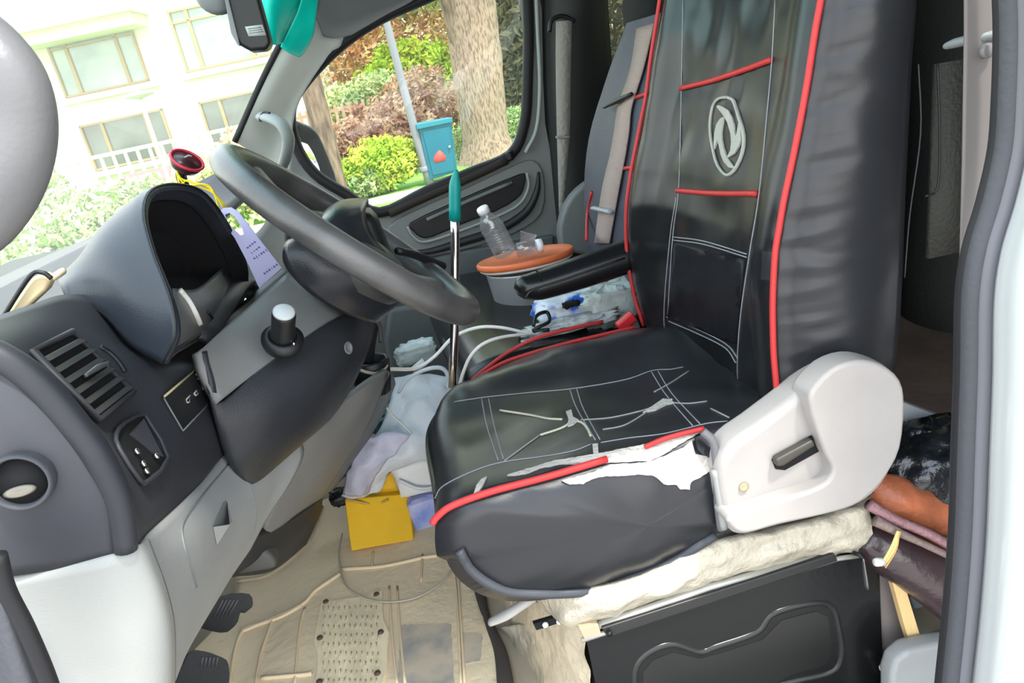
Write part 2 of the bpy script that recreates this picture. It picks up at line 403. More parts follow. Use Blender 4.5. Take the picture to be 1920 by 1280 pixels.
far(775, 150, 18.5, 2.6, 1.8, lf_yg, 'pale yellow-green tree halfway up behind the metal pole', 27, 2200, name='tree', cat='tree')
far(975, 90, 14, 1.4, 3.6, lf_dk, 'dark brown-green tree right of the thick trunk', 28, 3000, name='tree', cat='tree')
far(1210, 70, 14, 4.5, 3.6, lf_dk, 'dark tree seen through the rear side window', 29, 4500, name='tree', cat='tree')
far(965, 225, 12.4, 0.9, 0.5, lf_gr, 'small green shrub on the grass right of the thick trunk', 31, 500, 0.05)
far(860, -90, 19, 9, 2.2, lf_gr, 'broad leafy crown above the side window', 33, 3500, 0.16, name='tree', cat='tree')
t = thing('tree', (6.2, 5.6, -0.62), 'yellow-green tree beside the road, seen only as a reflection in the wing mirror', 'tree')
trunk('trunk', (6.2, 5.6, -0.62), (6.3, 5.6, 3.5), 0.12, 0.08, bark2, t, seed=9)
foliage('foliage', (6.3, 5.7, 1.4), (4.0, 3.0, 3.2), 1500, 0.14, lf_yg, t, 77)
# garden fence with pickets
fw = mat('fence_orange', (0.62, 0.40, 0.26), 0.8)
fy = 15.8; fb = P(640, 250, fy)
t = thing('picket_fence', (fb.x, fy, GZ), 'pale orange picket fence on a low wall behind the leaning trunk', 'fence')
quadslab('rail', fb.x-1.3, fb.x+0.6, fy-0.02, fy+0.02, fb.z-0.1, fb.z-0.03, fw, t)
quadslab('rail', fb.x-1.3, fb.x+0.6, fy-0.02, fy+0.02, fb.z+0.42, fb.z+0.48, fw, t)
for i in range(14): quadslab('picket', fb.x-1.28+i*0.14, fb.x-1.22+i*0.14, fy-0.03, fy+0.03, fb.z-0.1, fb.z+0.55, fw, t)
quadslab('low_wall', fb.x-1.4, fb.x+0.7, fy-0.1, fy+0.2, GZ, fb.z-0.1, mat('wall_pink', (0.62, 0.42, 0.36), 0.9), t)
# ---- pale villa in front of the van, seen through the windscreen
BD = 20.0
HF = Vector((math.sin(YAW), math.cos(YAW), 0)); E1 = R0.copy(); E2 = Vector((0, 0, 1))
def UV(px, py, dd=0.0):
    r = ray(px, py); k = (BD-dd)/(r.dot(HF)); p = CAM+r*k; q = p-HF*(BD-dd); return q.dot(E1), p.z
def BP(u, z, dd=0.0): return HF*(BD-dd)+E1*u+Vector((0, 0, z))
def bslab(name, u0, u1, z0, z1, d0, d1, m, parent, bevel=0):
    V = [BP(u, z, d) for d in (d0, d1) for z in (z0, z1) for u in (u0, u1)]
    return mk(name, V, [[0, 2, 3, 1], [4, 5, 7, 6], [0, 1, 5, 4], [2, 6, 7, 3], [0, 4, 6, 2], [1, 3, 7, 5]], m, parent, smooth=False)
stucco = mat('cream_stucco', (0.66, 0.60, 0.46), 0.95, var=0.03, vscale=1)
stuccow = mat('white_stucco', (0.74, 0.70, 0.63), 0.95)
framec = mat('window_frame_tan', (0.34, 0.23, 0.10), 0.7)
paneb = mat('pane_reflecting', (0.10, 0.17, 0.15), 0.12, spec=1.0, col2=(0.28, 0.36, 0.30), vscale=0.8)
paned = mat('pane_dark', (0.025, 0.035, 0.03), 0.15, spec=0.8, col2=(0.10, 0.13, 0.10), vscale=0.7)
uc, zc = UV(250, 200)
bt = thing('villa', BP(uc, GZ-1.5), 'cream and white two-storey villa seen through the windscreen', 'building')
uL, _ = UV(-260, 300); uR, _ = UV(560, 200)
_, zt = UV(160, 62); _, zb = UV(160, 460)
bslab('wall', uL-3, uR+1.0, -2.5, zt, -6, 0, stuccow, bt)
u0, _ = UV(35, 200); u1, _ = UV(75, 200)
bslab('wall_panel', uL-3, UV(50, 160)[0], -2.5, zt-0.1, 0, 0.35, stucco, bt)['label'] = 'yellow-cream projecting wall panel'
ue, ze = UV(270, 22)
bslab('eave', uL-3, ue, zt-0.15, zt+0.12, -1, 0.9, stucco, bt)
bslab('cornice', uL-3, ue+0.1, zt+0.12, zt+0.28, -1, 1.1, stuccow, bt)
bslab('parapet', ue, uR+1.0, zt, zt+1.6, -3, 0.0, stuccow, bt)
def bwin(cs, pm, mull, trans, lab=None):
    us = [UV(*c)[0] for c in cs]; zs = [UV(*c)[1] for c in cs]
    a0 = (us[0]+us[3])/2; a1 = (us[1]+us[2])/2; z1 = (zs[0]+zs[1])/2; z0 = (zs[2]+zs[3])/2
    f = bslab('window', a0, a1, z0, z1, -0.02, 0.01, matt, bt)
    ft = 0.05
    for (p0, p1, q0, q1) in [(a0, a1, z1-ft, z1), (a0, a1, z0, z0+ft), (a0, a0+ft, z0, z1), (a1-ft, a1, z0, z1)]: bslab('frame_bar', p0, p1, q0, q1, 0.0, 0.09, framec, f)
    ms = [a0+(a1-a0)*k for k in mull]; zt_ = z0+(z1-z0)*trans
    for u in ms: bslab('frame_bar', u-0.04, u+0.04, z0, z1, 0, 0.08, framec, f)
    if trans < 1: bslab('frame_bar', a0, a1, zt_-0.025, zt_+0.025, 0, 0.08, framec, f)
    e = [a0]+ms+[a1]; zz = [z0, zt_, z1] if trans < 1 else [z0, z1]
    for i in range(len(e)-1):
        for j in range(len(zz)-1): bslab('pane', e[i]+0.03, e[i+1]-0.03, zz[j]+0.02, zz[j+1]-0.02, 0.0, 0.03, pm, f)
    bslab('sill', a0-0.15, a1+0.2, z0-0.16, z0-0.02, 0, 0.2, stucco, bt)
bwin([(84, 74), (242, 38), (283, 152), (126, 184)], paneb, [0.2, 0.78], 0.8)
bwin([(316, 22), (480, -14), (512, 104), (350, 136)], paneb, [0.2, 0.8], 0.8)
bwin([(148, 237), (302, 203), (336, 288), (184, 320)], paned, [0.26, 0.78], 1.0)
bwin([(372, 192), (520, 160), (552, 250), (404, 284)], paned, [0.25, 0.8], 1.0)
# terrace railing, awning
ur0, zr = UV(95, 372, 2.5); ur1, _ = UV(345, 318, 2.5)
rt = thing('terrace_railing', BP((ur0+ur1)/2, GZ, 2.5), 'white balustrade in front of the villa ground floor windows', 'railing')
bslab('rail', ur0-2, ur1+2, zr+0.62, zr+0.70, 2.45, 2.55, stuccow, rt)
bslab('rail', ur0-2, ur1+2, zr-0.02, zr+0.06, 2.45, 2.55, stuccow, rt)
for i in range(26): u = ur0-1.9+i*(ur1-ur0+3.8)/25; bslab('baluster', u-0.03, u+0.03, zr+0.06, zr+0.62, 2.47, 2.53, stuccow, rt)
bslab('plinth', ur0-3, ur1+3, -1.5, zr-0.02, 2.3, 2.7, mat('terrace_wall', (0.55, 0.48, 0.38), 0.9, var=0.1), rt)
ua, za = UV(225, 368, 3.4); ub, _ = UV(315, 345, 3.4)
aw = thing('awning', BP((ua+ub)/2, za, 3.4), 'faded red awning below the balustrade', 'awning')
mk('canopy', [BP(ua, za, 3.4), BP(ub, za, 3.4), BP(ub, za+0.4, 2.9), BP(ua, za+0.4, 2.9), BP(ua, za-0.04, 3.4), BP(ub, za-0.04, 3.4), BP(ub, za+0.36, 2.9), BP(ua, za+0.36, 2.9)],
   [[0, 1, 2, 3], [7, 6, 5, 4], [0, 4, 5, 1], [1, 5, 6, 2], [2, 6, 7, 3], [3, 7, 4, 0]], mat('awning_red', (0.62, 0.12, 0.12), 0.8), aw, smooth=False)
ul, zl = UV(300, 290, 6)
lp = thing('street_lamp', BP(ul, GZ, 6), 'thin pale lamp post in front of the villa lower window', 'lamp')
zt2 = UV(264, 186, 6)[1]
tube('post', [BP(ul, GZ, 6), BP(ul, zt2, 6)], 0.035, stuccow, lp, n=8)
lathe('lamp_head', BP(ul, zt2, 6), (0, 0, 1), [(0.02, 0), (0.24, 0.05), (0.27, 0.10), (0.05, 0.14)], mat('lamp_grey', (0.5, 0.5, 0.46), 0.5), lp, n=16)
lf_pl = leafm('pale_leaf', (0.30, 0.42, 0.16), (0.55, 0.60, 0.36))
for i, (px, py, dd, w, h, lab) in enumerate([(70, 450, 8, 2.4, 1.4, 'pale green hedge bush at the windscreen lower left corner'), (175, 425, 8, 2.0, 1.0, 'pale green garden bush behind the instrument hood'),
        (235, 385, 7, 1.8, 0.8, 'low garden bush under the red awning'), (60, 360, 3, 1.4, 1.2, 'small pale bush beside the villa balustrade')]):
    u, z = UV(px, py, dd); p = BP(u, GZ, dd); t = thing('shrub', p, lab, 'shrub')
    tube('stem', [p, BP(u, z, dd)], [0.04, 0.03], bark2, t, n=6); foliage('foliage', BP(u, z, dd), (w, w, h), 1300, 0.09, lf_pl, t, 40+i)
far(480, 400, 11, 2.2, 1.6, lf_gr, 'green bush ahead of the van behind the steering wheel', 47, 1500, 0.08)
far(500, 330, 13, 2.4, 1.8, lf_or, 'orange-brown bush ahead of the van, left of the mirror', 48, 1500, 0.08)
# ================================================================== VAN SHELL
carp = mat('brown_rear_floor', (0.20, 0.14, 0.12), 0.8, bump=0.3, bscale=40, var=0.25, vscale=5)
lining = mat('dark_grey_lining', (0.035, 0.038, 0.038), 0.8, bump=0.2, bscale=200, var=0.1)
st(quadslab('floor', -1.15, 2.6, 0.80, 2.34, -0.06, -0.012, mat('dusty_floor', (0.40, 0.34, 0.25), 0.8, var=0.1)))
st(quadslab('trim_12', -1.15, 2.6, 0.45, 0.80, -0.36, -0.30, dash2))
st(quadslab('trim_13', -1.15, 2.6, 0.80, 0.83, -0.36, -0.05, dash2))
st(quadslab('trim_14', -1.15, -0.30, 0.60, 0.80, -0.06, -0.02, dash2))
st(quadslab('ceiling', -0.12, 2.6, 0.35, 2.34, 1.44, 1.50, lining))
st(quadslab('wall_back', 2.55, 2.62, 0.35, 2.34, -0.06, 1.5, lining))
st(quadslab('wall_left', 0.72, 2.6, 0.30, 0.34, -0.35, 1.5, bodyw))
# passenger-side wall behind the front door, with an opening for window_3
wr_ = thing('wall_right', (1.6, 2.3, 0), 'dark inner side wall behind the passenger door', 'wall'); wr_['kind'] = 'structure'
for k in ('category',): del wr_[k]
for (x0, x1, z0, z1) in [(0.53, 0.72, -0.05, 1.46), (0.72, 2.6, -0.05, 0.86), (0.72, 2.6, 1.34, 1.46), (1.5, 1.62, 0.86, 1.34)]:
    quadslab('lining_panel', x0, x1, 2.27, 2.33, z0, z1, lining, wr_)
tint = glass('dark_tinted_glass', (0.5, 0.5, 0.44), 0.02)
st(quadslab('window_3', 0.72, 2.6, 2.295, 2.305, 0.86, 1.34, tint))
# front bulkhead under the dash, cowl
st(quadslab('wall_front', -1.15, -1.10, 0.45, 2.34, -0.06, 0.74, greyd))
clear = glass('windscreen_glass', (0.93, 0.97, 0.93), 0.11, 0.05, (0.80, 0.80, 0.66))
sideg = glass('side_window_glass', (0.96, 0.98, 0.96), 0.012, 0.04)
tealband = glass('teal_shade_band', (0.62, 0.88, 0.82), 0.03, 0.04, (0.0, 0.85, 0.62))
bot = [Vector((-0.40, 0.46, 0.76)), Vector((-0.56, 0.9, 0.75)), Vector((-0.60, 1.3, 0.75)), Vector((-0.57, 1.8, 0.76)), Vector((-0.36, 2.14, 0.85))]
top = [Vector((0.02, 0.55, 1.40)), Vector((-0.08, 0.9, 1.42)), Vector((-0.11, 1.3, 1.42)), Vector((-0.08, 1.8, 1.41)), Vector((0.07, 2.08, 1.36))]
def lp_(t): return [a.lerp(b, t) for a, b in zip(bot, top)]
st(grid('window_1', [lp_(0), lp_(0.25), lp_(0.5), lp_(0.68)], clear, ku=5, kv=3))
st(grid('window_2', [lp_(0.68), lp_(0.85), lp_(1.0)], tealband, ku=5, kv=3))
# far A-pillar
pl = G([[(440, 264, 2.12), (452, 272, 2.14), (500, 300, 2.2), (545, 330, 2.22)],
        [(487, 160, 2.11), (512, 165, 2.13), (535, 190, 2.2), (552, 205, 2.22)],
        [(530, 73, 2.10), (560, 78, 2.12), (590, 95, 2.19), (612, 100, 2.22)],
        [(560, 14, 2.09), (576, 18, 2.11), (600, 38, 2.18), (640, 72, 2.22)],
        [(575, -60, 2.08), (590, -60, 2.1), (610, -60, 2.2), (640, -60, 2.22)],
        [(640, -270, 2.05), (670, -270, 2.08), (720, -270, 2.18), (760, -270, 2.2)]])
pm = mat('pillar_cloth', (0.62, 0.66, 0.62), 0.6, var=0.05)
st(grid('trim_1', pl, pm, th=0.01))
tb = thing('shade_band_and_glow', P(570, 40, 2.1), 'bright teal shade band along the top of the windscreen and its green light painted on the far pillar', 'shade band')
bd = [[(518, -60, 2.00), (545, -60, 2.0), (590, -60, 2.05)], [(490, -10, 2.00), (515, 0, 2.0), (562, 10, 2.06)], [(500, 60, 2.0), (520, 62, 2.02), (540, 58, 2.075)], [(512, 84, 2.02), (520, 84, 2.03), (527, 82, 2.07)]]
tm = mat('teal_band_and_glow', (0.0, 0.62, 0.50), 0.35)  # one teal for the tinted band and its light on the pillar
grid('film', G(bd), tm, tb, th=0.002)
grid('pillar_glow', G([[(572, -40, 2.04), (592, -40, 2.05), (604, -40, 2.08)], [(562, 12, 2.05), (578, 20, 2.07), (592, 34, 2.085)], [(546, 48, 2.06), (566, 54, 2.075), (588, 66, 2.10)], [(530, 80, 2.07), (548, 88, 2.085), (570, 100, 2.12)], [(526, 88, 2.08), (540, 98, 2.095), (560, 108, 2.13)]]), tm, tb, th=0.002)  # green light from the tinted band, laid on the pillar as a sheet
st(tube('trim_2', [P(440, 266, 2.115), P(487, 160, 2.105), P(530, 73, 2.09), P(560, 14, 2.08), P(563, 0, 2.07), P(545, -30, 2.06)], 0.008, rubberb, None))
# dark header trim over the passenger window
st(grid('trim_3', G([[(620, -300, 2.03), (760, -330, 2.10), (900, -360, 2.18)], [(566, -70, 2.07), (690, -70, 2.12), (830, -70, 2.20)], [(574, 8, 2.08), (650, 4, 2.14), (790, -16, 2.21)], [(592, 34, 2.10), (640, 40, 2.15), (720, 22, 2.215)], [(604, 62, 2.16), (625, 66, 2.18), (655, 60, 2.215)]]), greyd, th=0.01))
# near B-pillar: painted body, door seals, inner trim
st(prism('trim_4', [P(x, yy, 0.40) for x, yy in [(1812, -1100), (1812, -90), (1812, 60), (1808, 300), (1800, 600), (1792, 900), (1776, 1150), (1762, 1400), (1900, 1400), (1900, -1100)]], (0, 0.003, 0), mat('beige_grey_trim', (0.13, 0.118, 0.11), 0.6, var=0.05), bevel=0.004))
sealp = [(1900, -1100), (1890, -500), (1888, -80), (1890, 60), (1886, 180), (1878, 280), (1855, 380), (1828, 470), (1815, 560), (1812, 700), (1806, 850), (1800, 1000), (1788, 1150), (1772, 1300), (1765, 1400)]
def sh(dx): return [(a+dx, b) for a, b in sealp]
st(tube('trim_5', [P(a, b, 0.385) for a, b in sh(-4)], 0.0065, rubberb, None))
st(tube('trim_6', [P(a, b, 0.375) for a, b in sh(12)], 0.0072, rubber, None))
st(tube('trim_7', [P(a, b, 0.37) for a, b in sh(32)], 0.0055, mat('seal_lip', (0.12, 0.122, 0.135), 0.4), None))
rows = []
for a, b in sealp: rows.append([P(a+36, b, 0.372), P(a+58, b, 0.366), P(a+80, b, 0.350), P(a+120, b, 0.33), P(a+230, b, 0.31)])
st(grid('door_frame', rows, mat('body_paint_pale', (0.50, 0.515, 0.50), 0.3, coat=0.3), th=0.004))
rows = [[P(a+8-0.02*0, b, 0.38), P(a+26, b, 0.376), P(a+40, b, 0.374)] for a, b in sealp]
st(grid('trim_8', rows, mat('seal_base_grey', (0.15, 0.155, 0.165), 0.5), th=0.003))
st(tube('trim_9', [P(a, b, 0.362) for a, b in sh(60)], 0.0030, mat('seal_pale', (0.26, 0.265, 0.27), 0.4), None))
# lower left: near A-pillar door seal
st(grid('trim_10', G([[(-60, 1000, 0.50), (-10, 1010, 0.5), (10, 1070, 0.52)], [(-50, 1130, 0.50), (10, 1130, 0.49), (48, 1150, 0.52)], [(-20, 1300, 0.50), (60, 1310, 0.48), (118, 1300, 0.52)], [(-20, 1400, 0.5), (90, 1400, 0.48), (140, 1400, 0.52)]]), rubber, th=0.006))
st(tube('trim_11', [P(-5, 1040, 0.485), P(12, 1105, 0.485), P(50, 1180, 0.485), P(92, 1280, 0.485), P(120, 1380, 0.485)], 0.006, rubberb, None))
# ================================================================== DASHBOARD
db = thing('dashboard', (-0.45, 1.0, 0.3), 'dark slate dashboard with instrument hood, louvred vent and pale grey knee panel', 'dashboard')
# main face turned to the driver (rows run near -> far)
grid('face_panel', G([
 [(-90, 612, 0.60), (-20, 596, 0.66), (60, 570, 0.74), (120, 552, 0.82), (185, 560, 0.90), (255, 610, 0.94)],
 [(-40, 640, 0.58), (30, 640, 0.63), (110, 620, 0.72), (180, 622, 0.80), (250, 650, 0.87), (300, 672, 0.92)],
 [(0, 655, 0.57), (85, 720, 0.62), (160, 700, 0.70), (240, 680, 0.78), (310, 690, 0.85), (365, 680, 0.93)],
 [(120, 740, 0.57), (160, 790, 0.62), (225, 790, 0.70), (300, 760, 0.78), (355, 745, 0.86), (395, 735, 0.93)],
 [(205, 850, 0.57), (230, 880, 0.62), (285, 860, 0.70), (340, 820, 0.78), (385, 795, 0.86), (412, 780, 0.93)],
 [(255, 960, 0.57), (270, 970, 0.62), (315, 930, 0.70), (362, 882, 0.78), (400, 845, 0.86), (425, 825, 0.93)],
 [(263, 1022, 0.57), (275, 1012, 0.62), (320, 966, 0.70), (366, 920, 0.78), (404, 870, 0.86), (428, 845, 0.93)]], ), dash, db, ku=5, kv=5, th=0.012)
# raised lip running down the near edge
tube('edge_lip', [P(-80, 640, 0.565), P(-5, 665, 0.56), (P(70, 716, 0.56)), P(135, 790, 0.56), P(185, 860, 0.56), P(222, 940, 0.56), P(236, 1030, 0.56)], [0.010, 0.011, 0.011, 0.009], dash, db, n=12)
# end cap facing the door
grid('end_panel', G([
 [(-120, 640, 0.56), (-60, 660, 0.56), (0, 690, 0.558)],
 [(-120, 740, 0.55), (-20, 760, 0.548), (90, 772, 0.553)],
 [(-120, 860, 0.55), (30, 860, 0.545), (165, 860, 0.553)],
 [(-120, 980, 0.55), (50, 960, 0.545), (210, 950, 0.553)],
 [(-120, 1095, 0.555), (60, 1075, 0.553), (224, 1040, 0.558)]]), mat('blue_grey_plastic', (0.042, 0.044, 0.052), 0.5, bump=0.05, bscale=500, var=0.1), db, th=0.01)
grid('knee_end_panel', G([
 [(-60, 1098, 0.56), (20, 1086, 0.556), (130, 1062, 0.553), (215, 1040, 0.555), (262, 1022, 0.565), (280, 1010, 0.585)],
 [(-30, 1180, 0.57), (55, 1160, 0.56), (160, 1150, 0.555), (245, 1140, 0.557), (300, 1120, 0.57), (316, 1110, 0.60)],
 [(0, 1260, 0.57), (105, 1250, 0.56), (190, 1240, 0.555), (265, 1230, 0.557), (316, 1215, 0.575), (330, 1200, 0.61)],
 [(30, 1400, 0.57), (150, 1400, 0.56), (210, 1400, 0.555), (270, 1400, 0.557), (316, 1400, 0.575), (325, 1390, 0.62)]]), greyend, db, th=0.01)
vr = lathe('round_outlet', P(38, 903, 0.538), (0.05, -1, 0.05), [(0.0212, -0.02), (0.0218, 0.0), (0.0208, 0.004), (0.0192, 0.004), (0.0178, -0.001), (0.017, -0.02)], rubber, db, n=36)
lathe('outlet_pipe', P(38, 903, 0.5395), (0.05, -1, 0.05), [(0.0001, -0.001), (0.0175, -0.0005), (0.0178, 0.0005)], matt, vr, n=30)
lathe('outlet_lining', P(38, 920, 0.5380), (0.05, -1, 0.05), [(0.0, 0.001), (0.007, 0.002), (0.010, 0.001)], mat('outlet_dust', (0.22, 0.20, 0.16), 0.7), vr, n=24, sq=(1.15, 0.45))
# knee panel (light grey) facing the driver
kp = grid('knee_panel', G([
 [(264, 1022, 0.57), (300, 985, 0.64), (350, 935, 0.74), (395, 885, 0.84), (430, 838, 0.93), (500, 800, 1.00), (560, 810, 1.06)],
 [(290, 1080, 0.575), (330, 1040, 0.64), (385, 985, 0.74), (430, 940, 0.84), (470, 900, 0.92), (525, 868, 1.0), (570, 850, 1.05)],
 [(305, 1150, 0.58), (340, 1110, 0.64), (390, 1060, 0.73), (430, 1020, 0.82), (470, 975, 0.90), (505, 940, 0.98), (548, 900, 1.03)],
 [(316, 1215, 0.585), (340, 1190, 0.64), (375, 1140, 0.72), (410, 1090, 0.79), (440, 1050, 0.86), (470, 1010, 0.93), (505, 965, 0.99)],
 [(318, 1300, 0.59), (330, 1275, 0.64), (350, 1225, 0.70), (375, 1180, 0.76), (405, 1130, 0.82), (435, 1080, 0.88), (470, 1030, 0.94)]]), greyl, db, ku=5, kv=5, th=0.008)
KB = bvh(kp)
stubes('panel_gap', [[(430, 868), (385, 922), (345, 975), (342, 1010), (356, 1060), (368, 1100)], [(466, 905), (478, 940), (478, 985), (470, 1010)]], KB, 0.0011, greyd, db)
decal('lid_handle_shadow', [(398, 985), (420, 940), (424, 960), (420, 980), (402, 992)], KB, greyd, db, off=0.0, th=0.001)['label'] = 'shade on the upper side of the lid pull, painted as a darker patch'  # shade beside the pull painted in darker grey
pt = [hit(KB, *q, o)[0] for q, o in [((398, 988), 0.001), ((424, 938), 0.001), ((434, 978), 0.001), ((405, 1022), 0.001), ((412, 985), 0.011)]]
mk('lid_handle', pt, [[1, 2, 4], [2, 3, 4], [3, 0, 4]], greyend, db, smooth=False)
# instrument hood
hood_rows = [
 [(302, 682, 0.80), (326, 628, 0.80), (318, 560, 0.82), (285, 470, 0.86), (268, 395, 0.91), (285, 352, 0.97), (335, 343, 1.04), (385, 362, 1.10), (430, 425, 1.16), (462, 500, 1.20), (456, 560, 1.22), (425, 615, 1.22)],
 [(285, 672, 0.81), (305, 620, 0.81), (290, 550, 0.83), (255, 465, 0.87), (240, 400, 0.92), (262, 362, 0.98), (318, 352, 1.05), (372, 372, 1.11), (418, 435, 1.17), (448, 505, 1.21), (440, 560, 1.23), (412, 612, 1.23)],
 [(240, 645, 0.83), (245, 600, 0.83), (225, 530, 0.85), (190, 465, 0.89), (185, 430, 0.94), (215, 408, 1.0), (270, 395, 1.07), (325, 415, 1.13), (372, 475, 1.19), (400, 530, 1.23), (395, 575, 1.25), (380, 610, 1.25)],
 [(190, 590, 0.86), (185, 565, 0.86), (165, 515, 0.88), (140, 495, 0.92), (150, 480, 0.97), (180, 462, 1.03), (230, 450, 1.10), (285, 465, 1.16), (330, 510, 1.22), (355, 550, 1.26), (350, 585, 1.27), (345, 610, 1.27)],
 [(130, 565, 0.88), (120, 552, 0.88), (112, 532, 0.90), (110, 518, 0.95), (125, 508, 1.01), (160, 492, 1.07), (205, 482, 1.14), (255, 500, 1.20), (300, 535, 1.26), (325, 570, 1.29), (320, 590, 1.30), (320, 600, 1.30)]]
hd = grid('instrument_hood', G(hood_rows), hoodm, db, ku=4, kv=5, th=0.009)
rim = G([hood_rows[0]])[0]
# rim band: a broad dark inner lip
c0 = Vector((0, 0, 0))
for p in rim: c0 += p/len(rim)
inner = [p.lerp(c0, 0.10)+Vector((-0.012, 0.0, -0.002)) for p in rim]
deep = [p.lerp(c0, 0.34)+Vector((-0.055, 0.02, -0.02)) for p in rim]
grid('hood_rim', [[p+Vector((0.001, -0.001, 0)) for p in rim], inner, [p.lerp(q, 0.15) for p, q in zip(inner, deep)]], blackp, db, ku=5, kv=3, th=0.002)
grid('hood_lining', [inner, [p.lerp(q, 0.5) for p, q in zip(inner, deep)], deep], matt, db, ku=5, kv=3)
mk('gauge_back', crv(deep, 3), [list(range(len(crv(deep, 3))))], matt, db, smooth=False)
gp = G([[(312, 672, 0.83), (370, 640, 0.95), (440, 590, 1.15)], [(330, 600, 0.85), (385, 580, 0.97), (440, 540, 1.17)], [(325, 540, 0.90), (370, 540, 1.0), (420, 500, 1.17)]])
gt = grid('gauge_tray', gp, mat('gauge_tray_grey', (0.10, 0.10, 0.10), 0.3), db, ku=5, kv=5, th=0.003)
GB = bvh(gt)
stubes('gauge_bezel', [[(335, 545), (352, 566), (366, 592), (372, 606)]], GB, 0.0040, mat('bezel_pale', (0.62, 0.60, 0.55), 0.35), db)
stubes('tray_edge', [[(316, 664), (385, 618), (398, 600), (388, 584)]], GB, 0.0022, blackp, db)
# louvred vent
V0 = (-0.02, -0.0)
vent_px = [(55, 662), (128, 625), (243, 738), (176, 790)]
FB = bvh(bpy.data.objects['face_panel'])
def fp(px, py, off=0.0):
    h = hit(FB, px, py, off)
    return h[0]
vn = hit(FB, 150, 705)[1]
cs = [fp(*q) for q in vent_px]
vd = mk('air_vent', [c+vn*0.002 for c in cs]+[c-vn*0.003 for c in cs], [[0, 1, 2, 3], [7, 6, 5, 4], [0, 4, 5, 1], [1, 5, 6, 2], [2, 6, 7, 3], [3, 7, 4, 0]], matt, db, smooth=False)
fr = [c+vn*0.004 for c in cs]
tube('vent_frame', fr, 0.0035, dash, vd, closed=True, n=8, k=1)
for i in range(6):
    t = (i+0.75)/6.4
    a = fr[0].lerp(fr[3], t); b = fr[1].lerp(fr[2], t); ax = (fr[3]-fr[0]).normalized()
    w = 0.0042
    V = [a+vn*0.002, b+vn*0.002, b+vn*0.004+ax*w, a+vn*0.004+ax*w, a+vn*0.001-ax*0.001, b+vn*0.001-ax*0.001, b+vn*0.002+ax*w, a+vn*0.002+ax*w]
    mk('slat', V, [[0, 1, 2, 3], [7, 6, 5, 4], [0, 4, 5, 1], [1, 5, 6, 2], [2, 6, 7, 3], [3, 7, 4, 0]], mat('slat_olive', (0.045, 0.045, 0.040), 0.35) if i == 0 else bpy.data.materials['slat_olive'], vd, smooth=False)
tube('vent_tab', [fp(140, 715, 0.010), fp(162, 700, 0.012), fp(188, 690, 0.010)], [0.0018, 0.003, 0.0018], mat('tab_grey', (0.08, 0.08, 0.085), 0.3), vd, n=8)
# thumb wheel slot
stubes('thumb_wheel', [[(186, 652), (205, 664), (222, 682), (232, 698)]], FB, 0.003, blackp, db)
# lamp switch recess
decal('switch_recess', [(214, 822), (225, 800), (258, 780), (272, 782), (310, 862), (272, 902), (256, 900), (236, 868)], FB, matt, db, off=-0.001, th=0.002)
tube('recess_lip', [fp(x, y, 0.003) for x, y in [(262, 779), (276, 795), (310, 860), (272, 903), (255, 902), (218, 845), (212, 818), (228, 796)]], 0.0022, dash, db, closed=True, n=8, k=2)
decal('switch_shelf', [(240, 815), (266, 786), (303, 858), (285, 852)], FB, mat('shelf_grey', (0.05, 0.052, 0.06), 0.4), db, off=0.0, th=0.0025)
for q in [(250, 850), (262, 872), (287, 858), (268, 886)]:
    lathe('switch_glint', fp(*q, 0.002), vn, [(0.0001, 0.004), (0.003, 0.003), (0.0035, 0)], chrome, db, n=10)
# switch plate with pictograms
decal('switch_plate', [(301, 748), (362, 695), (394, 748), (338, 808)], FB, blackp, db, off=0.0, th=0.003)
tube('plate_edge', [fp(302, 746, 0.004), fp(362, 694, 0.004)], 0.0013, mat('brass_edge', (0.45, 0.38, 0.22), 0.4), db, k=0, n=6)
tube('plate_edge', [fp(302, 748, 0.003), fp(338, 809, 0.003)], 0.0010, greyd, db, k=0, n=6)
tube('plate_edge', [fp(338, 809, 0.003), fp(394, 750, 0.003)], 0.0010, greyd, db, k=0, n=6)
pic = mat('pictogram_white', (0.45, 0.46, 0.44), 0.6)
for pts in [[(343, 752), (350, 744), (349, 756), (345, 758), (343, 752)], [(358, 740), (362, 734), (366, 740), (361, 744), (358, 740)], [(373, 722), (380, 720), (381, 729), (375, 731), (373, 722)], [(362, 704), (368, 706), (366, 712)]]:
    q = [fp(x, y, 0.004) for x, y in pts]; tube('pictogram', q, 0.0009, pic, db, k=0, n=5)
# dash top shelf towards the windscreen
top_r = [[Vector((-0.33, 0.62, 0.745)), Vector((-0.36, 0.85, 0.745)), Vector((-0.36, 1.15, 0.74)), Vector((-0.36, 1.5, 0.73)), Vector((-0.36, 1.9, 0.72)), Vector((-0.33, 2.15, 0.74))],
         [Vector((-0.40, 0.58, 0.765)), Vector((-0.46, 0.88, 0.735)), Vector((-0.46, 1.2, 0.73)), Vector((-0.46, 1.5, 0.72)), Vector((-0.45, 1.85, 0.72)), Vector((-0.36, 2.15, 0.76))],
         [Vector((-0.43, 0.50, 0.75)), Vector((-0.60, 0.9, 0.735)), Vector((-0.66, 1.3, 0.73)), Vector((-0.66, 1.6, 0.73)), Vector((-0.62, 1.85, 0.735)), Vector((-0.40, 2.16, 0.80))]]
grid('top_shelf', top_r, dash, db, ku=5, kv=4, th=0.02)
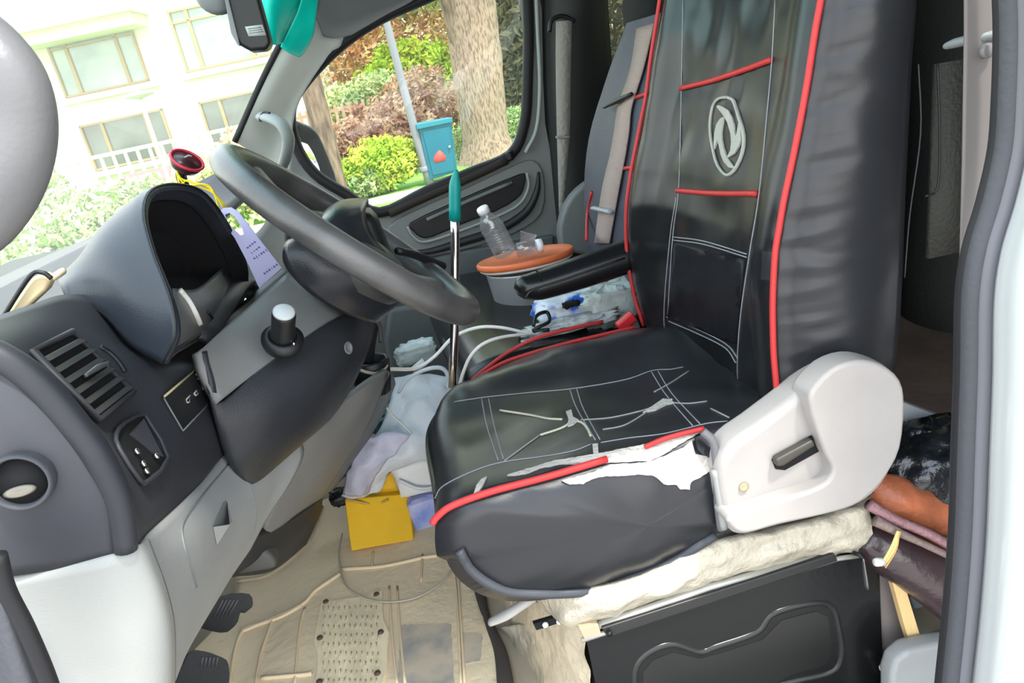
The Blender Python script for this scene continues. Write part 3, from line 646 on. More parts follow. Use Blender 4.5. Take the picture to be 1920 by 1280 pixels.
# passenger-side dash front
grid('passenger_face', [[Vector((-0.30, 1.28, 0.70)), Vector((-0.27, 1.5, 0.70)), Vector((-0.27, 1.85, 0.70)), Vector((-0.30, 2.15, 0.72))],
   [Vector((-0.22, 1.28, 0.60)), Vector((-0.20, 1.5, 0.62)), Vector((-0.20, 1.85, 0.62)), Vector((-0.22, 2.15, 0.62))],
   [Vector((-0.25, 1.28, 0.42)), Vector((-0.25, 1.5, 0.40)), Vector((-0.25, 1.85, 0.40)), Vector((-0.25, 2.15, 0.40))],
   [Vector((-0.45, 1.28, 0.20)), Vector((-0.45, 1.5, 0.20)), Vector((-0.45, 1.85, 0.20)), Vector((-0.45, 2.15, 0.20))]], dash2, db, th=0.02)
grid('shelf_front', [[Vector((-0.33, 0.95, 0.745)), Vector((-0.33, 1.15, 0.735)), Vector((-0.33, 1.3, 0.73))], [Vector((-0.25, 0.95, 0.66)), Vector((-0.23, 1.15, 0.68)), Vector((-0.24, 1.3, 0.66))]], dash2, db, th=0.01)
grid('binnacle_shelf', G([[(296, 690, 0.87), (330, 668, 0.95), (400, 608, 1.06), (462, 560, 1.20), (540, 495, 1.32)], [(350, 720, 0.92), (380, 690, 1.0), (440, 640, 1.08), (510, 580, 1.18), (590, 520, 1.3)], [(420, 790, 0.95), (470, 720, 1.03), (530, 660, 1.10), (590, 610, 1.18), (650, 560, 1.3)]]), dash2, db, th=0.006)
# ------------------------------------------------------------------ steering column cover (lower block)
cc = thing('steering_column_cover', P(540, 700, 1.0), 'large slate plastic lower cover under the steering column', 'column cover')
grid('upper_facet', G([
 [(372, 660, 0.90), (420, 615, 0.97), (480, 563, 1.05), (540, 510, 1.13)],
 [(376, 690, 0.89), (440, 640, 0.95), (510, 580, 1.03), (580, 540, 1.10)],
 [(390, 725, 0.885), (460, 670, 0.94), (540, 610, 1.01), (610, 565, 1.07)],
 [(406, 757, 0.88), (480, 698, 0.93), (560, 640, 0.99), (650, 590, 1.06)]]), mat('column_facet_lit', (0.17, 0.17, 0.165), 0.42, bump=0.1, bscale=500, var=0.1), cc, th=0.01)  # same cover as the lower shell, its daylight put into paler grey
low = grid('lower_shell', G([
 [(372, 660, 0.905), (378, 690, 0.895), (406, 757, 0.882), (480, 698, 0.93), (560, 640, 0.99), (650, 588, 1.06), (705, 598, 1.12)],
 [(378, 690, 0.93), (392, 730, 0.90), (408, 780, 0.88), (490, 735, 0.915), (575, 680, 0.97), (655, 640, 1.03), (697, 640, 1.10)],
 [(392, 730, 0.95), (402, 765, 0.91), (416, 815, 0.88), (500, 780, 0.905), (575, 735, 0.955), (640, 700, 1.01), (682, 680, 1.08)],
 [(408, 770, 0.97), (412, 800, 0.925), (428, 860, 0.885), (500, 835, 0.905), (560, 800, 0.95), (610, 760, 1.0), (655, 735, 1.07)],
 [(430, 840, 0.99), (432, 850, 0.95), (445, 893, 0.90), (490, 880, 0.915), (540, 845, 0.955), (585, 810, 1.0), (625, 780, 1.07)],
 [(455, 870, 1.02), (455, 880, 0.97), (465, 906, 0.92), (488, 900, 0.93), (530, 865, 0.97), (570, 830, 1.02), (605, 800, 1.08)]]), mat('column_dark', (0.024, 0.026, 0.030), 0.38, bump=0.1, bscale=500, var=0.15), cc, ku=5, kv=5, th=0.01)
LB = bvh(low)
h = hit(LB, 652, 652, 0.0)
if h: lathe('screw_hole', h[0], h[1], [(0.009, 0.001), (0.0095, 0.002), (0.006, 0.002), (0.005, -0.004)], greyd, cc, n=14)
# rotary knob in its collar
kb = P(530, 632, 0.94); ax = (P(534, 552, 0.90)-kb).normalized()
kn = thing('control_knob', kb, 'stubby black cylinder switch with pale grey cap in a ring on the column cover', 'knob')
lathe('collar', kb-ax*0.006, ax, [(0.024, -0.008), (0.0265, 0.0), (0.0265, 0.004), (0.020, 0.008), (0.017, 0.009), (0.0165, 0.0)], blackp, kn, n=30)
lathe('barrel', kb-ax*0.004, ax, [(0.0165, 0), (0.0162, 0.012), (0.0145, 0.02), (0.0148, 0.045), (0.0140, 0.050)], blackp, kn, n=28)
lathe('cap', kb+ax*0.045, ax, [(0.0138, 0), (0.0135, 0.0025), (0.011, 0.0045), (0.0, 0.005)], mat('cap_grey', (0.42, 0.45, 0.45), 0.5), kn, n=28)
tube('collar_trim', [P(505, 640, 0.935), P(520, 650, 0.93), P(545, 650, 0.93), P(552, 642, 0.93)], 0.0022, chrome, kn, n=6)
# ------------------------------------------------------------------ steering column shroud
sc = thing('steering_column', P(640, 540, 1.05), 'dark rounded steering column shroud behind the wheel', 'steering column')
grid('shroud', G([
 [(565, 432, 1.12), (540, 448, 1.02), (530, 470, 0.98), (535, 500, 0.97), (575, 545, 0.965), (640, 585, 0.985), (700, 605, 1.03), (712, 600, 1.10)],
 [(600, 400, 1.13), (580, 420, 1.02), (580, 450, 0.975), (595, 490, 0.96), (630, 530, 0.96), (680, 565, 0.985), (728, 582, 1.03), (735, 580, 1.10)],
 [(640, 375, 1.14), (630, 395, 1.03), (640, 430, 0.985), (660, 470, 0.975), (690, 505, 0.975), (725, 540, 1.0), (752, 560, 1.04), (760, 560, 1.10)],
 [(690, 370, 1.13), (685, 390, 1.06), (690, 420, 1.03), (705, 450, 1.02), (730, 480, 1.02), (750, 510, 1.03), (768, 535, 1.06), (775, 540, 1.10)]]), mat('shroud_black', (0.018, 0.020, 0.024), 0.24, bump=0.08, bscale=500), sc, ku=4, kv=5, th=0.008)
pprism('shroud_backing', [(560, 450), (700, 392), (760, 545), (705, 596), (600, 545)], 1.08, 0.10, blackp, sc, bevel=0.02)
# ------------------------------------------------------------------ steering wheel
A = P(425, 297, 1.05); B = P(872, 572, 1.05); Wc = A.lerp(B, 0.5); Uv = (B-A).normalized(); Rw = (B-A).length/2
Yv = Vector((0, 1, 0)); Nn = Uv.cross(Yv).normalized()
if Nn.z < 0: Nn = -Nn
tilt = math.radians(WT)
Vv = (Yv*math.cos(tilt) + Nn*math.sin(tilt)).normalized(); Vv = (Vv-Uv*Vv.dot(Uv)).normalized(); Nn = Uv.cross(Vv)
if Nn.z < 0: Nn = -Nn
sw = thing('steering_wheel', Wc-Nn*0.05, 'worn black steering wheel in front of the instrument hood', 'steering wheel')
wm = mat('worn_black_rim', (0.062, 0.061, 0.060), 0.32, bump=0.10, bscale=500, var=0.35, vscale=14, spec=0.7)
ring = [Wc+Uv*(math.cos(a)*Rw)+Vv*(math.sin(a)*Rw) for a in [2*math.pi*i/56 for i in range(56)]]
tube('rim', ring, 0.0192, wm, sw, closed=True, n=18, k=1)
def wp(u, v, n): return Wc+Uv*u+Vv*v+Nn*n
hub_rows = []
for s, n_ in [(0.078, -0.052), (0.086, -0.035), (0.080, -0.012), (0.060, 0.004), (0.03, 0.010), (0.002, 0.011)]:
    hub_rows.append([wp(math.cos(a)*s*1.1+0.01, math.sin(a)*s*1.0, n_) for a in [2*math.pi*i/20 for i in range(20)]])
grid('hub', hub_rows, mat('hub_black', (0.030, 0.032, 0.034), 0.35, bump=0.1, bscale=400, var=0.2), sw, ku=2, kv=3, closed=True)
for (a, w) in [(math.radians(205), 0.030), (math.radians(335), 0.032), (math.radians(25), 0.032), (math.radians(155), 0.030)]:
    d = (math.cos(a), math.sin(a)); p = (-d[1], d[0]); rws = []
    for t, hw, nz in [(0.055, w*1.2, -0.022), (0.10, w, -0.022), (0.15, w*0.85, -0.012), (Rw-0.006, w*0.95, -0.003)]:
        lo = [wp(d[0]*t+p[0]*hw*q, d[1]*t+p[1]*hw*q, nz-0.008*(q*q)) for q in (-1, -0.5, 0, 0.5, 1)]
        rws.append(lo)
    grid('spoke', rws, wm, sw, ku=2, kv=3, th=0.012)
tube('spoke_trim', [wp(0.075, -0.05, -0.004), wp(0.115, -0.055, -0.006), wp(0.150, -0.065, -0.004)], 0.0035, chrome, sw, n=6)
tube('stalk', [P(745, 470, 1.12), P(785, 480, 1.16), P(830, 500, 1.2)], [0.006, 0.008], blackp, sc, n=8)
# ------------------------------------------------------------------ centre console under the column
co = thing('centre_console', P(620, 850, 1.15), 'mid grey sloping centre console side under the steering column', 'console')
grid('side_panel', G([
 [(728, 695, 1.22), (690, 720, 1.16), (640, 760, 1.12), (600, 800, 1.09), (560, 830, 1.08)],
 [(722, 720, 1.22), (690, 760, 1.17), (640, 800, 1.13), (590, 840, 1.10), (545, 880, 1.09)],
 [(690, 800, 1.24), (655, 830, 1.19), (610, 870, 1.15), (560, 905, 1.12), (520, 935, 1.10)],
 [(640, 880, 1.26), (610, 905, 1.21), (570, 935, 1.17), (530, 965, 1.14), (497, 988, 1.12)],
 [(606, 932, 1.28), (585, 945, 1.23), (555, 965, 1.19), (530, 985, 1.16), (508, 998, 1.14)]]), mat('console_grey', (0.155, 0.155, 0.15), 0.45, bump=0.1, bscale=400, var=0.08), co, ku=4, kv=5, th=0.012)
grid('rear_panel', G([[(728, 695, 1.22), (738, 705, 1.30), (742, 720, 1.40)], [(690, 800, 1.24), (700, 790, 1.34), (712, 790, 1.44)], [(606, 932, 1.28), (625, 915, 1.40), (650, 890, 1.5)]]), greyd, co, th=0.012)
cup = thing('cup_holder', P(700, 700, 1.25), 'black cup holder bin with jagged rim at the top of the console', 'cup holder')
lathe('bin', P(697, 705, 1.26), (0.1, 0, 1), [(0.030, -0.03), (0.034, 0.0), (0.036, 0.03), (0.033, 0.034), (0.030, 0.03), (0.026, -0.02), (0.0, -0.022)], blackp, cup, n=9)
tube('rim', [P(668, 690, 1.23), P(685, 697, 1.22), P(705, 700, 1.22), P(722, 690, 1.24), P(727, 676, 1.26)], 0.003, mat('rim_cream', (0.45, 0.42, 0.36), 0.6), cup, n=6)
gs = thing('gear_lever', P(690, 680, 1.26), 'short black lever rising out of the cup holder under the column', 'lever')
tube('shaft', [P(688, 690, 1.26), P(692, 650, 1.24), P(698, 600, 1.21)], [0.012, 0.011, 0.013], blackp, gs, n=10)
tube('linkage', [P(714, 640, 1.22), P(712, 612, 1.2), P(703, 600, 1.18), P(690, 606, 1.18)], 0.004, mat('linkage_grey', (0.15, 0.15, 0.15), 0.3, 0.6), gs, n=8)
# lower kick panel and pedals
lk = thing('kick_panel', P(540, 1010, 1.35), 'black kick trim below the console beside the beige mat', 'trim panel')
grid('panel', G([[(440, 1010, 1.10), (520, 985, 1.2), (606, 930, 1.32)], [(440, 1060, 1.12), (530, 1025, 1.24), (600, 965, 1.34)], [(430, 1082, 1.2), (510, 1070, 1.3), (575, 1020, 1.38)]]), dash2, lk, th=0.015)
pprism('well_cover', [(462, 1040), (490, 1028), (515, 1045), (520, 1068), (440, 1082)], 1.18, 0.05, mat('well_grey', (0.09, 0.09, 0.085), 0.6), lk, bevel=0.01)
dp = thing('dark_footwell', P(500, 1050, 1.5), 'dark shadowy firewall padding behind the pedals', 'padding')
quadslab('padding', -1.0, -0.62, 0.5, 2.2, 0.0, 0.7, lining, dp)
ribm = mat('pedal_rubber', (0.022, 0.023, 0.026), 0.55, bump=0.1, bscale=100)
def pedal(label, pts, y, ribs, arm, nm='pedal', r=4):
    t = thing(nm, P(*pts[0], y), label, 'pedal', None)
    q = crv([P(a, b, y) for a, b in pts], 3, True)
    nrm = Vector((0.72, -0.35, 0.55)).normalized()
    prism('pad', q, -nrm*0.022, ribm, t, bevel=0.004)
    for a, b in ribs: tube('rib', [P(*a, y)+nrm*0.001, P(*b, y)+nrm*0.001], 0.0016, mat('rib', (0.06, 0.062, 0.068), 0.5) if 'rib' not in bpy.data.materials else bpy.data.materials['rib'], t, n=5, k=0)
    tube('arm', [P(*arm[0], y+0.02), P(*arm[1], y+0.05)], 0.010, blackp, t, n=8)
pedal('black ribbed pedal nearest the pale knee panel, upper of the two', [(415, 1116), (468, 1112), (474, 1138), (455, 1140), (440, 1175), (390, 1168), (385, 1150)], 1.10,
      [((400+i*7, 1158-i*1), (418+i*7, 1124)) for i in range(5)], [(400, 1160), (340, 1120)])
pedal('black ribbed pedal at the bottom edge of the frame, rounded top', [(352, 1226), (375, 1218), (410, 1228), (430, 1245), (420, 1300), (330, 1300)], 1.02,
      [((376+i*7, 1250), (380+i*7, 1232)) for i in range(5)], [(380, 1290), (300, 1250)])
# ================================================================== things on the dash, mirror, handles
pc = thing('grab_handle', P(50, 200, 0.45), 'large grey grab handle in the upper left corner, nearest the camera', 'handle')
tube('grip', [P(-150, 25, 0.47), P(-85, 48, 0.45), P(-22, 92, 0.445), P(22, 150, 0.44), P(40, 225, 0.44), P(30, 305, 0.44), P(-4, 380, 0.445), P(-60, 435, 0.45), P(-150, 470, 0.47)], [0.0165], mat('handle_grey', (0.14, 0.14, 0.142), 0.4, bump=0.05, bscale=300), pc, n=20, flat=1.0)
fh = thing('grab_handle', P(510, 230, 2.08), 'slim grey grab handle on the far windscreen pillar', 'handle')
tube('grip', [P(492, 218, 2.08), P(510, 222, 2.03), P(530, 235, 2.0), P(541, 262, 2.0), P(536, 295, 2.03), P(528, 315, 2.08)], [0.020, 0.019, 0.018, 0.018, 0.018], mat('far_handle_grey', (0.24, 0.27, 0.26), 0.5), fh, n=12, flat=0.6)
tube('seam', [P(490, 228, 2.05), P(487, 222, 2.05), P(494, 211, 2.05), P(506, 212, 2.03)], 0.003, rubberb, fh, n=6)
dc = thing('dash_camera', P(470, 60, 1.25), 'black dashboard camera with a pale label hanging under the windscreen top', 'camera')
pprism('body', [(421, -20), (478, -30), (508, 80), (500, 93), (470, 96), (447, 84), (434, 62)], 1.22, 0.045, blackp, dc, bevel=0.006, seg=3)
pprism('side_rail', [(418, -18), (424, -20), (450, 86), (445, 84), (433, 62)], 1.215, 0.01, greyd, dc, bevel=0.001)
pprism('rating_label', [(459, 50), (492, 46), (499, 66), (466, 68)], 1.2185, 0.003, mat('label_grey', (0.38, 0.42, 0.40), 0.6), dc, bevel=0)
for i in range(3): tube('label_line', [P(465+i, 54+i*4, 1.218), P(490+i*2, 51+i*4, 1.218)], 0.0006, greyd, dc, n=4, k=0)
tube('mount_stem', [P(450, -15, 1.24), Vector((-0.12, 1.24, 1.40))], 0.012, blackp, dc, k=0)
rm = thing('mirror_mount', P(405, 5, 1.25), 'dark rounded mirror mount cut by the top edge of the frame', 'mount')
lathe('ball', P(405, -12, 1.25), (0.2, -1, 0.1), [(0.0, -0.025), (0.02, -0.02), (0.03, 0.0), (0.026, 0.015), (0.0, 0.02)], greyd, rm, n=24)
tube('mount_stem', [P(405, -14, 1.26), Vector((-0.14, 1.27, 1.41))], 0.012, greyd, rm, k=0)
# wing mirror outside the passenger window
wm_ = thing('wing_mirror', P(590, 300, 2.5), 'passenger wing mirror reflecting trees, outside the front corner of the side window', 'mirror')
mo = [(548, 238), (565, 236), (585, 246), (600, 270), (628, 348), (600, 350), (560, 345), (545, 330)]
mn = Vector((0.80, -0.58, 0.10)).normalized(); mc = P(588, 300, 2.52)
def MP(px, py):
    r = ray(px, py); return CAM + r*((mc-CAM).dot(mn)/r.dot(mn))
pts = crv([MP(a, b) for a, b in mo], 3, True)
prism('housing', [p-mn*0.006 for p in pts], (-mn)*0.05, blackp, wm_, bevel=0.01)
cc_ = sum(pts, Vector())/len(pts)
tube('surround', pts, 0.009, blackp, wm_, closed=True, k=0, n=8)
prism('glass', [p.lerp(cc_, 0.03)+mn*0.002 for p in pts], -mn*0.004, mirrorm, wm_, bevel=0)
tube('mount_arm', [MP(556, 340), P(548, 345, 2.36), P(552, 335, 2.29)], 0.02, blackp, wm_, n=8)
# red-rimmed phone mount with yellow cord, and paper tag
pmn = thing('phone_mount', P(348, 310, 1.25), 'round black phone mount with a red rim on the dash', 'phone mount')
an = Vector((0.62, -0.38, 0.68)).normalized()
lathe('disc', P(350, 302, 1.25), an, [(0.0, -0.012), (0.020, -0.012), (0.024, -0.004), (0.024, 0.002), (0.0, 0.003)], mat('maroon_black', (0.04, 0.012, 0.016), 0.3), pmn, n=28)
q0 = P(350, 302, 1.25)+an*0.002; _, s_, t_ = frame(an)
tube('red_rim', [q0+s_*(math.cos(a)*0.0245)+t_*(math.sin(a)*0.0245) for a in [math.pi*2*i/20 for i in range(20)]], 0.0022, mat('crimson', (0.50, 0.02, 0.05), 0.4), pmn, closed=True, k=1, n=6)
tube('stem', [P(342, 316, 1.26), P(340, 330, 1.28), P(346, 350, 1.3), P(352, 372, 1.3)], [0.010, 0.008, 0.010], blackp, pmn, n=8)
tube('arrow_mark', [P(346, 295, 1.238), P(354, 291, 1.238), P(360, 293, 1.238)], 0.0012, thread, pmn, k=0, n=5)
yc = mat('yellow_cord', (0.85, 0.66, 0.03), 0.7)
yk = thing('lanyard', P(370, 345, 1.2), 'bright yellow cord looped from the phone mount to the paper tag', 'lanyard')
for pts in [[(332, 325), (338, 345), (352, 338), (375, 350), (400, 362), (425, 388)], [(334, 330), (350, 348), (380, 345), (398, 355), (412, 395)], [(330, 320), (340, 335), (360, 342), (392, 352), (422, 392)]]:
    tube('strand', [P(a, b, 1.19+0.002*i) for i, (a, b) in enumerate(pts)], 0.0014, yc, yk, n=6)
tg = thing('paper_tag', P(470, 470, 1.18), 'lavender white card tag with a long slot, hanging by the yellow cord', 'tag')
tp = mat('tag_lavender', (0.56, 0.55, 0.82), 0.7)
outer = [(410, 398), (418, 390), (434, 389), (448, 398), (480, 440), (528, 502), (486, 540), (462, 488), (440, 446), (420, 420)]
slot = [(422, 402), (430, 399), (440, 406), (454, 428), (457, 440), (450, 441), (436, 428), (425, 414)]
def tagP(a, b): return P(a, b, 1.17-0.0002*(b-390))
def holed(name, outer, hole, f, vec, m, parent):
    pts = [Vector(p) for p in outer]+[Vector(p) for p in hole]; n0, n1 = len(outer), len(hole)
    ed = [(i, (i+1) % n0) for i in range(n0)]+[(n0+i, n0+(i+1) % n1) for i in range(n1)]
    ov, oe, of, *_ = delaunay_2d_cdt(pts, ed, [], 1, 1e-4)
    hp = [Vector(p) for p in hole]
    def ins(x, y):
        c = False
        for i in range(len(hp)):
            a, b = hp[i], hp[i-1]
            if (a.y > y) != (b.y > y) and x < (b.x-a.x)*(y-a.y)/(b.y-a.y)+a.x: c = not c
        return c
    keep = [fc for fc in of if not ins(sum(ov[i].x for i in fc)/len(fc), sum(ov[i].y for i in fc)/len(fc))]
    V = [f(v.x, v.y) for v in ov]; nb = len(V); V += [v+Vector(vec) for v in V]; cnt = {}
    for fc in keep:
        for i in range(len(fc)):
            a, b = fc[i], fc[(i+1) % len(fc)]; cnt.setdefault((min(a, b), max(a, b)), []).append((a, b))
    FF = [list(x) for x in keep]+[[i+nb for i in reversed(x)] for x in keep]+[[b, a, a+nb, b+nb] for l in cnt.values() if len(l) == 1 for a, b in l]
    return mk(name, V, FF, m, parent, smooth=False)
cd_ = holed('card', outer, slot, tagP, (0, 0.0025, 0), tp, tg)
TB = bvh(cd_)
pur = mat('tag_ink', (0.14, 0.12, 0.34), 0.8)
lines = []
def txt(x0, y0, x1, y1, n, h=5):
    rr = random.Random(int(x0*y0))
    for i in range(n):
        t = (i+0.5)/n; x = x0+(x1-x0)*t; y = y0+(y1-y0)*t
        lines.append([(x-1.5, y-h*rr.uniform(.3, .6)), (x+1.5, y+h*rr.uniform(.2, .5))])
        if rr.random() < 0.6: lines.append([(x-2, y+1), (x+2, y-1)])
txt(475, 486, 501, 468, 6); txt(494, 514, 521, 495, 6); txt(462, 466, 480, 452, 4, 3); txt(470, 476, 488, 462, 4, 3)
stubes('print', lines, TB, 0.0006, pur, tg, k=2, n=4)
# spectacle case on the near end of the dash shelf
gc = thing('spectacles_case', P(60, 550, 0.85), 'tan flat case standing in the gap behind the dash end', 'case')
pprism('case', [(8, 592), (60, 520), (82, 514), (96, 524), (86, 545), (46, 582), (24, 594)], 0.84, 0.02, mat('case_tan', (0.62, 0.50, 0.30), 0.6), gc, bevel=0.004)
tube('binding', [P(6, 594, 0.835), P(56, 518, 0.835), P(80, 511, 0.835), P(97, 522, 0.835)], 0.0025, blackp, gc, n=6)
tube('cord_end', [P(96, 522, 0.85), P(108, 515, 0.86), P(118, 508, 0.88)], 0.004, mat('cord_tan', (0.6, 0.5, 0.36), 0.7), gc, n=6)
# ================================================================== PASSENGER DOOR
pd = thing('passenger_door', (0.25, 2.27, 0.0), 'grey passenger door with large window and pocket, shade below it modelled as a dark band', 'door')
DY = 2.25
opn = [(545, 205), (575, 150), (640, 84), (715, 34), (800, -4), (900, -50), (975, -75), (990, 30), (989, 150), (983, 232), (957, 290), (880, 324), (800, 358), (712, 398), (650, 364), (590, 325), (555, 270)]
op3 = crv([P(a, b, DY-0.01) for a, b in opn], 4, True)
tube('window_gasket', op3, 0.016, rubberb, pd, closed=True, k=0, n=10)
outl = [(520, 235), (560, 130), (625, 55), (700, 8), (790, -35), (890, -90), (990, -115), (1016, 20), (1018, 150), (1022, 230), (1032, 285), (1050, 400), (1052, 520), (1030, 700), (900, 860), (700, 900), (560, 700)]
def ring_mesh(name, inn, out, y, th, m, parent):
    def f(a, b): return P(a, b, y)
    return holed(name, out, inn, f, (0, th, 0), m, parent)
ring_mesh('door_panel', opn, outl, DY, 0.05, greyrim, pd)
tube('frame_edge', [P(1003, -60, DY-0.02), P(1008, 60, DY-0.02), P(1012, 160, DY-0.02), P(1006, 240, DY-0.02), P(985, 286, DY-0.02)], 0.006, mat('frame_edge_grey', (0.36, 0.40, 0.39), 0.45), pd, n=8)
st(prism('window_4', [v+Vector((0, 0.03, 0)) for v in op3], (0, 0.004, 0), sideg, None, bevel=0))
tube('sill_seal', [P(730, 400, DY-0.02), P(800, 368, DY-0.02), P(880, 333, DY-0.02), P(950, 300, DY-0.02)], 0.013, mat('sill_seal', (0.03, 0.025, 0.02), 0.8), pd, n=8)
tube('lock_button', [P(957, 300, DY-0.03), P(954, 284, DY-0.03)], 0.012, blackp, pd, n=8)
# dark pocket, and the shadow band below it built as a tube
def dprism(n, px, dy, th, m, bev=0.006, rnd=0): return pprism(n, px, DY+dy, th, m, pd, bevel=bev, round_=rnd)
dprism('door_pad', [(728, 425), (800, 385), (880, 350), (960, 312), (1000, 300), (1020, 330), (1016, 400), (960, 440), (880, 466), (800, 482), (745, 470)], -0.012, 0.02, greyrim, rnd=3)
dprism('door_pocket_hollow', [(768, 418), (835, 386), (898, 358), (975, 326), (986, 330), (982, 356), (968, 374), (930, 396), (868, 420), (812, 444), (790, 446), (775, 434)], -0.020, 0.01, blackp, rnd=2)
tube('pocket_rim', [P(764, 424, DY-0.024), P(776, 444, DY-0.024), P(800, 453, DY-0.024), P(870, 430, DY-0.024), P(940, 402, DY-0.024), P(976, 380, DY-0.024), P(991, 350, DY-0.024), P(988, 324, DY-0.024)], 0.0045, mat('pocket_rim_grey', (0.32, 0.34, 0.33), 0.4), pd, n=8)
tube('pocket_ledge', [P(800, 412, DY-0.026), P(870, 380, DY-0.026), P(960, 342, DY-0.026)], 0.006, greyd, pd, n=8)
tube('armrest', [P(772, 472, DY-0.02), P(810, 470, DY-0.02), P(870, 452, DY-0.02), P(935, 430, DY-0.02), P(985, 398, DY-0.02), P(1006, 360, DY-0.02), P(1010, 322, DY-0.018)], [0.004, 0.010, 0.013, 0.014, 0.013, 0.010, 0.004], dash2, pd, n=10)  # dark shadow band under the pocket, given shape as a charcoal tube
dprism('door_lower_band', [(740, 500), (870, 470), (1040, 440), (1046, 700), (900, 860), (700, 860)], -0.02, 0.03, mat('door_lower_grey', (0.11, 0.125, 0.13), 0.5, bump=0.1, bscale=300, var=0.1), 0.01)
dprism('door_pocket', [(730, 580), (845, 560), (960, 540), (960, 700), (740, 740), (720, 640)], -0.05, 0.03, greyd, 0.02)
# far B-pillar, belts
fbp = thing('pillar_cover', P(1060, 300, 2.22), 'dark far door pillar with hanging grey seat belt', 'pillar'); 
grid('cover', G([[(1018, -80, 2.24), (1045, -80, 2.18), (1100, -80, 2.17), (1135, -80, 2.24)], [(1022, 150, 2.24), (1050, 150, 2.18), (1095, 150, 2.17), (1150, 150, 2.24)], [(1032, 290, 2.24), (1060, 300, 2.18), (1100, 300, 2.18), (1165, 300, 2.24)], [(1050, 480, 2.24), (1070, 480, 2.19), (1110, 480, 2.19), (1180, 480, 2.24)]]), mat('pillar_dark', (0.030, 0.032, 0.032), 0.6), fbp, th=0.008)
tube('belt_loop', [P(1030, 60, 2.12), P(1035, 38, 2.12), P(1055, 30, 2.12), P(1078, 40, 2.12)], 0.006, blackp, fbp, n=8)
def strap(name, c, w, m, parent, th=0.0025, k=6):
    L = [Vector(p) for p, _ in c]; Rr = [Vector(q) for _, q in c]
    return grid(name, [[a, b] for a, b in zip(L, Rr)], m, parent, ku=2, kv=k, th=th)
sb = thing('seat_belt', P(1060, 250, 2.14), 'long grey belt hanging flat against the far dark pillar', 'seat belt')
strap('webbing', [(P(1042, 40, 2.12), P(1072, 38, 2.12)), (P(1042, 130, 2.13), P(1070, 130, 2.13)), (P(1044, 250, 2.14), P(1068, 250, 2.14)), (P(1046, 320, 2.14), P(1062, 320, 2.14)), (P(1048, 400, 2.15), P(1056, 400, 2.15))], 0, beltd, sb)
tube('belt_clip', [P(1042, 257, 2.13), P(1068, 257, 2.13)], 0.004, greyl, sb, n=6)
# ================================================================== DRIVER SEAT
ds = thing('driver_seat', (0.3, 1.05, 0.0), 'torn black leather driver seat with red piping and a silver ring emblem', 'car seat')
# --- cushion: side profile swept across the seat
YN, YF = 0.80, 1.27
prof = [(0.50, 0.415), (0.40, 0.425), (0.30, 0.43), (0.20, 0.432), (0.10, 0.430), (0.04, 0.430), (0.005, 0.428), (-0.018, 0.416), (-0.031, 0.390), (-0.033, 0.345), (-0.012, 0.30), (0.03, 0.268), (0.10, 0.250), (0.20, 0.248), (0.33, 0.262), (0.50, 0.27)]
NY = 34
pr = [Vector((p.x, 0, p.y)) for p in crv([Vector((a, b, 0)) for a, b in prof], 5)]
V, Fc = [], []
ctr = Vector((0.22, 0, 0.34))
rings = []
def cush(p, y):
    t = (y-YN)/(YF-YN); s = 2*t-1
    x, z = p.x, p.z
    if x < 0.12:                                             # nose curves back towards both sides
        x += (0.12-x)/0.15*(0.115*max(0, s)**2.2) - (0.010*max(0, -s)**3 if z > 0.36 else 0)
    if z > 0.40:
        z += 0.013*math.exp(-((t-0.80)/0.12)**2) - 0.016*t**6 + 0.004*math.exp(-((t-0.05)/0.08)**2) - 0.016*math.exp(-((t-0.45)/0.28)**2)
        if x < 0.20: z -= max(0, s)**2*(0.20-x)*0.16
        z += noise.noise(Vector((x*14, y*14, 3)))*0.004*(1 if x > 0.02 else 0.3)
        if t > 0.70: z += noise.noise(Vector((x*38, y*9, 8)))*0.0035
    else:
        z += 0.0
    y2 = y + noise.noise(Vector((x*6, 0, z*10)))*0.0
    return Vector((x, y2, z))
K = 5
for i in range(K, 0, -1):                                     # near cap, bulging towards the door
    f = i/K; sc_ = 1-f*f*0.98
    rings.append([Vector((ctr.x+(p.x-ctr.x)*(1-f)**0.5 if f < 1 else ctr.x, 0, 0)) for p in pr] if False else
                 [ctr + (cush(p, YN)-Vector((0, YN, 0))-ctr)*(1-f) + Vector((0, YN-0.030*(1-(1-f)**2.2)+wr(p*(1-f), 22, 0.006), 0)) for p in pr])
for j in range(NY+1): rings.append([cush(p, YN+(YF-YN)*j/NY) for p in pr])
for i in range(1, K+1):
    f = i/K; rings.append([ctr + (cush(p, YF)-Vector((0, YF, 0))-ctr)*(1-f) + Vector((0, YF+0.015*(1-(1-f)**2), 0)) for p in pr])
n = len(pr); V = [v for r in rings for v in r]
for j in range(len(rings)-1):
    for i in range(n-1): Fc.append([j*n+i, j*n+i+1, (j+1)*n+i+1, (j+1)*n+i])
    Fc.append([j*n+n-1, j*n, (j+1)*n, (j+1)*n+n-1])
cu = mk('cushion', V, Fc, leather_lit, ds)
CB = bvh(cu)
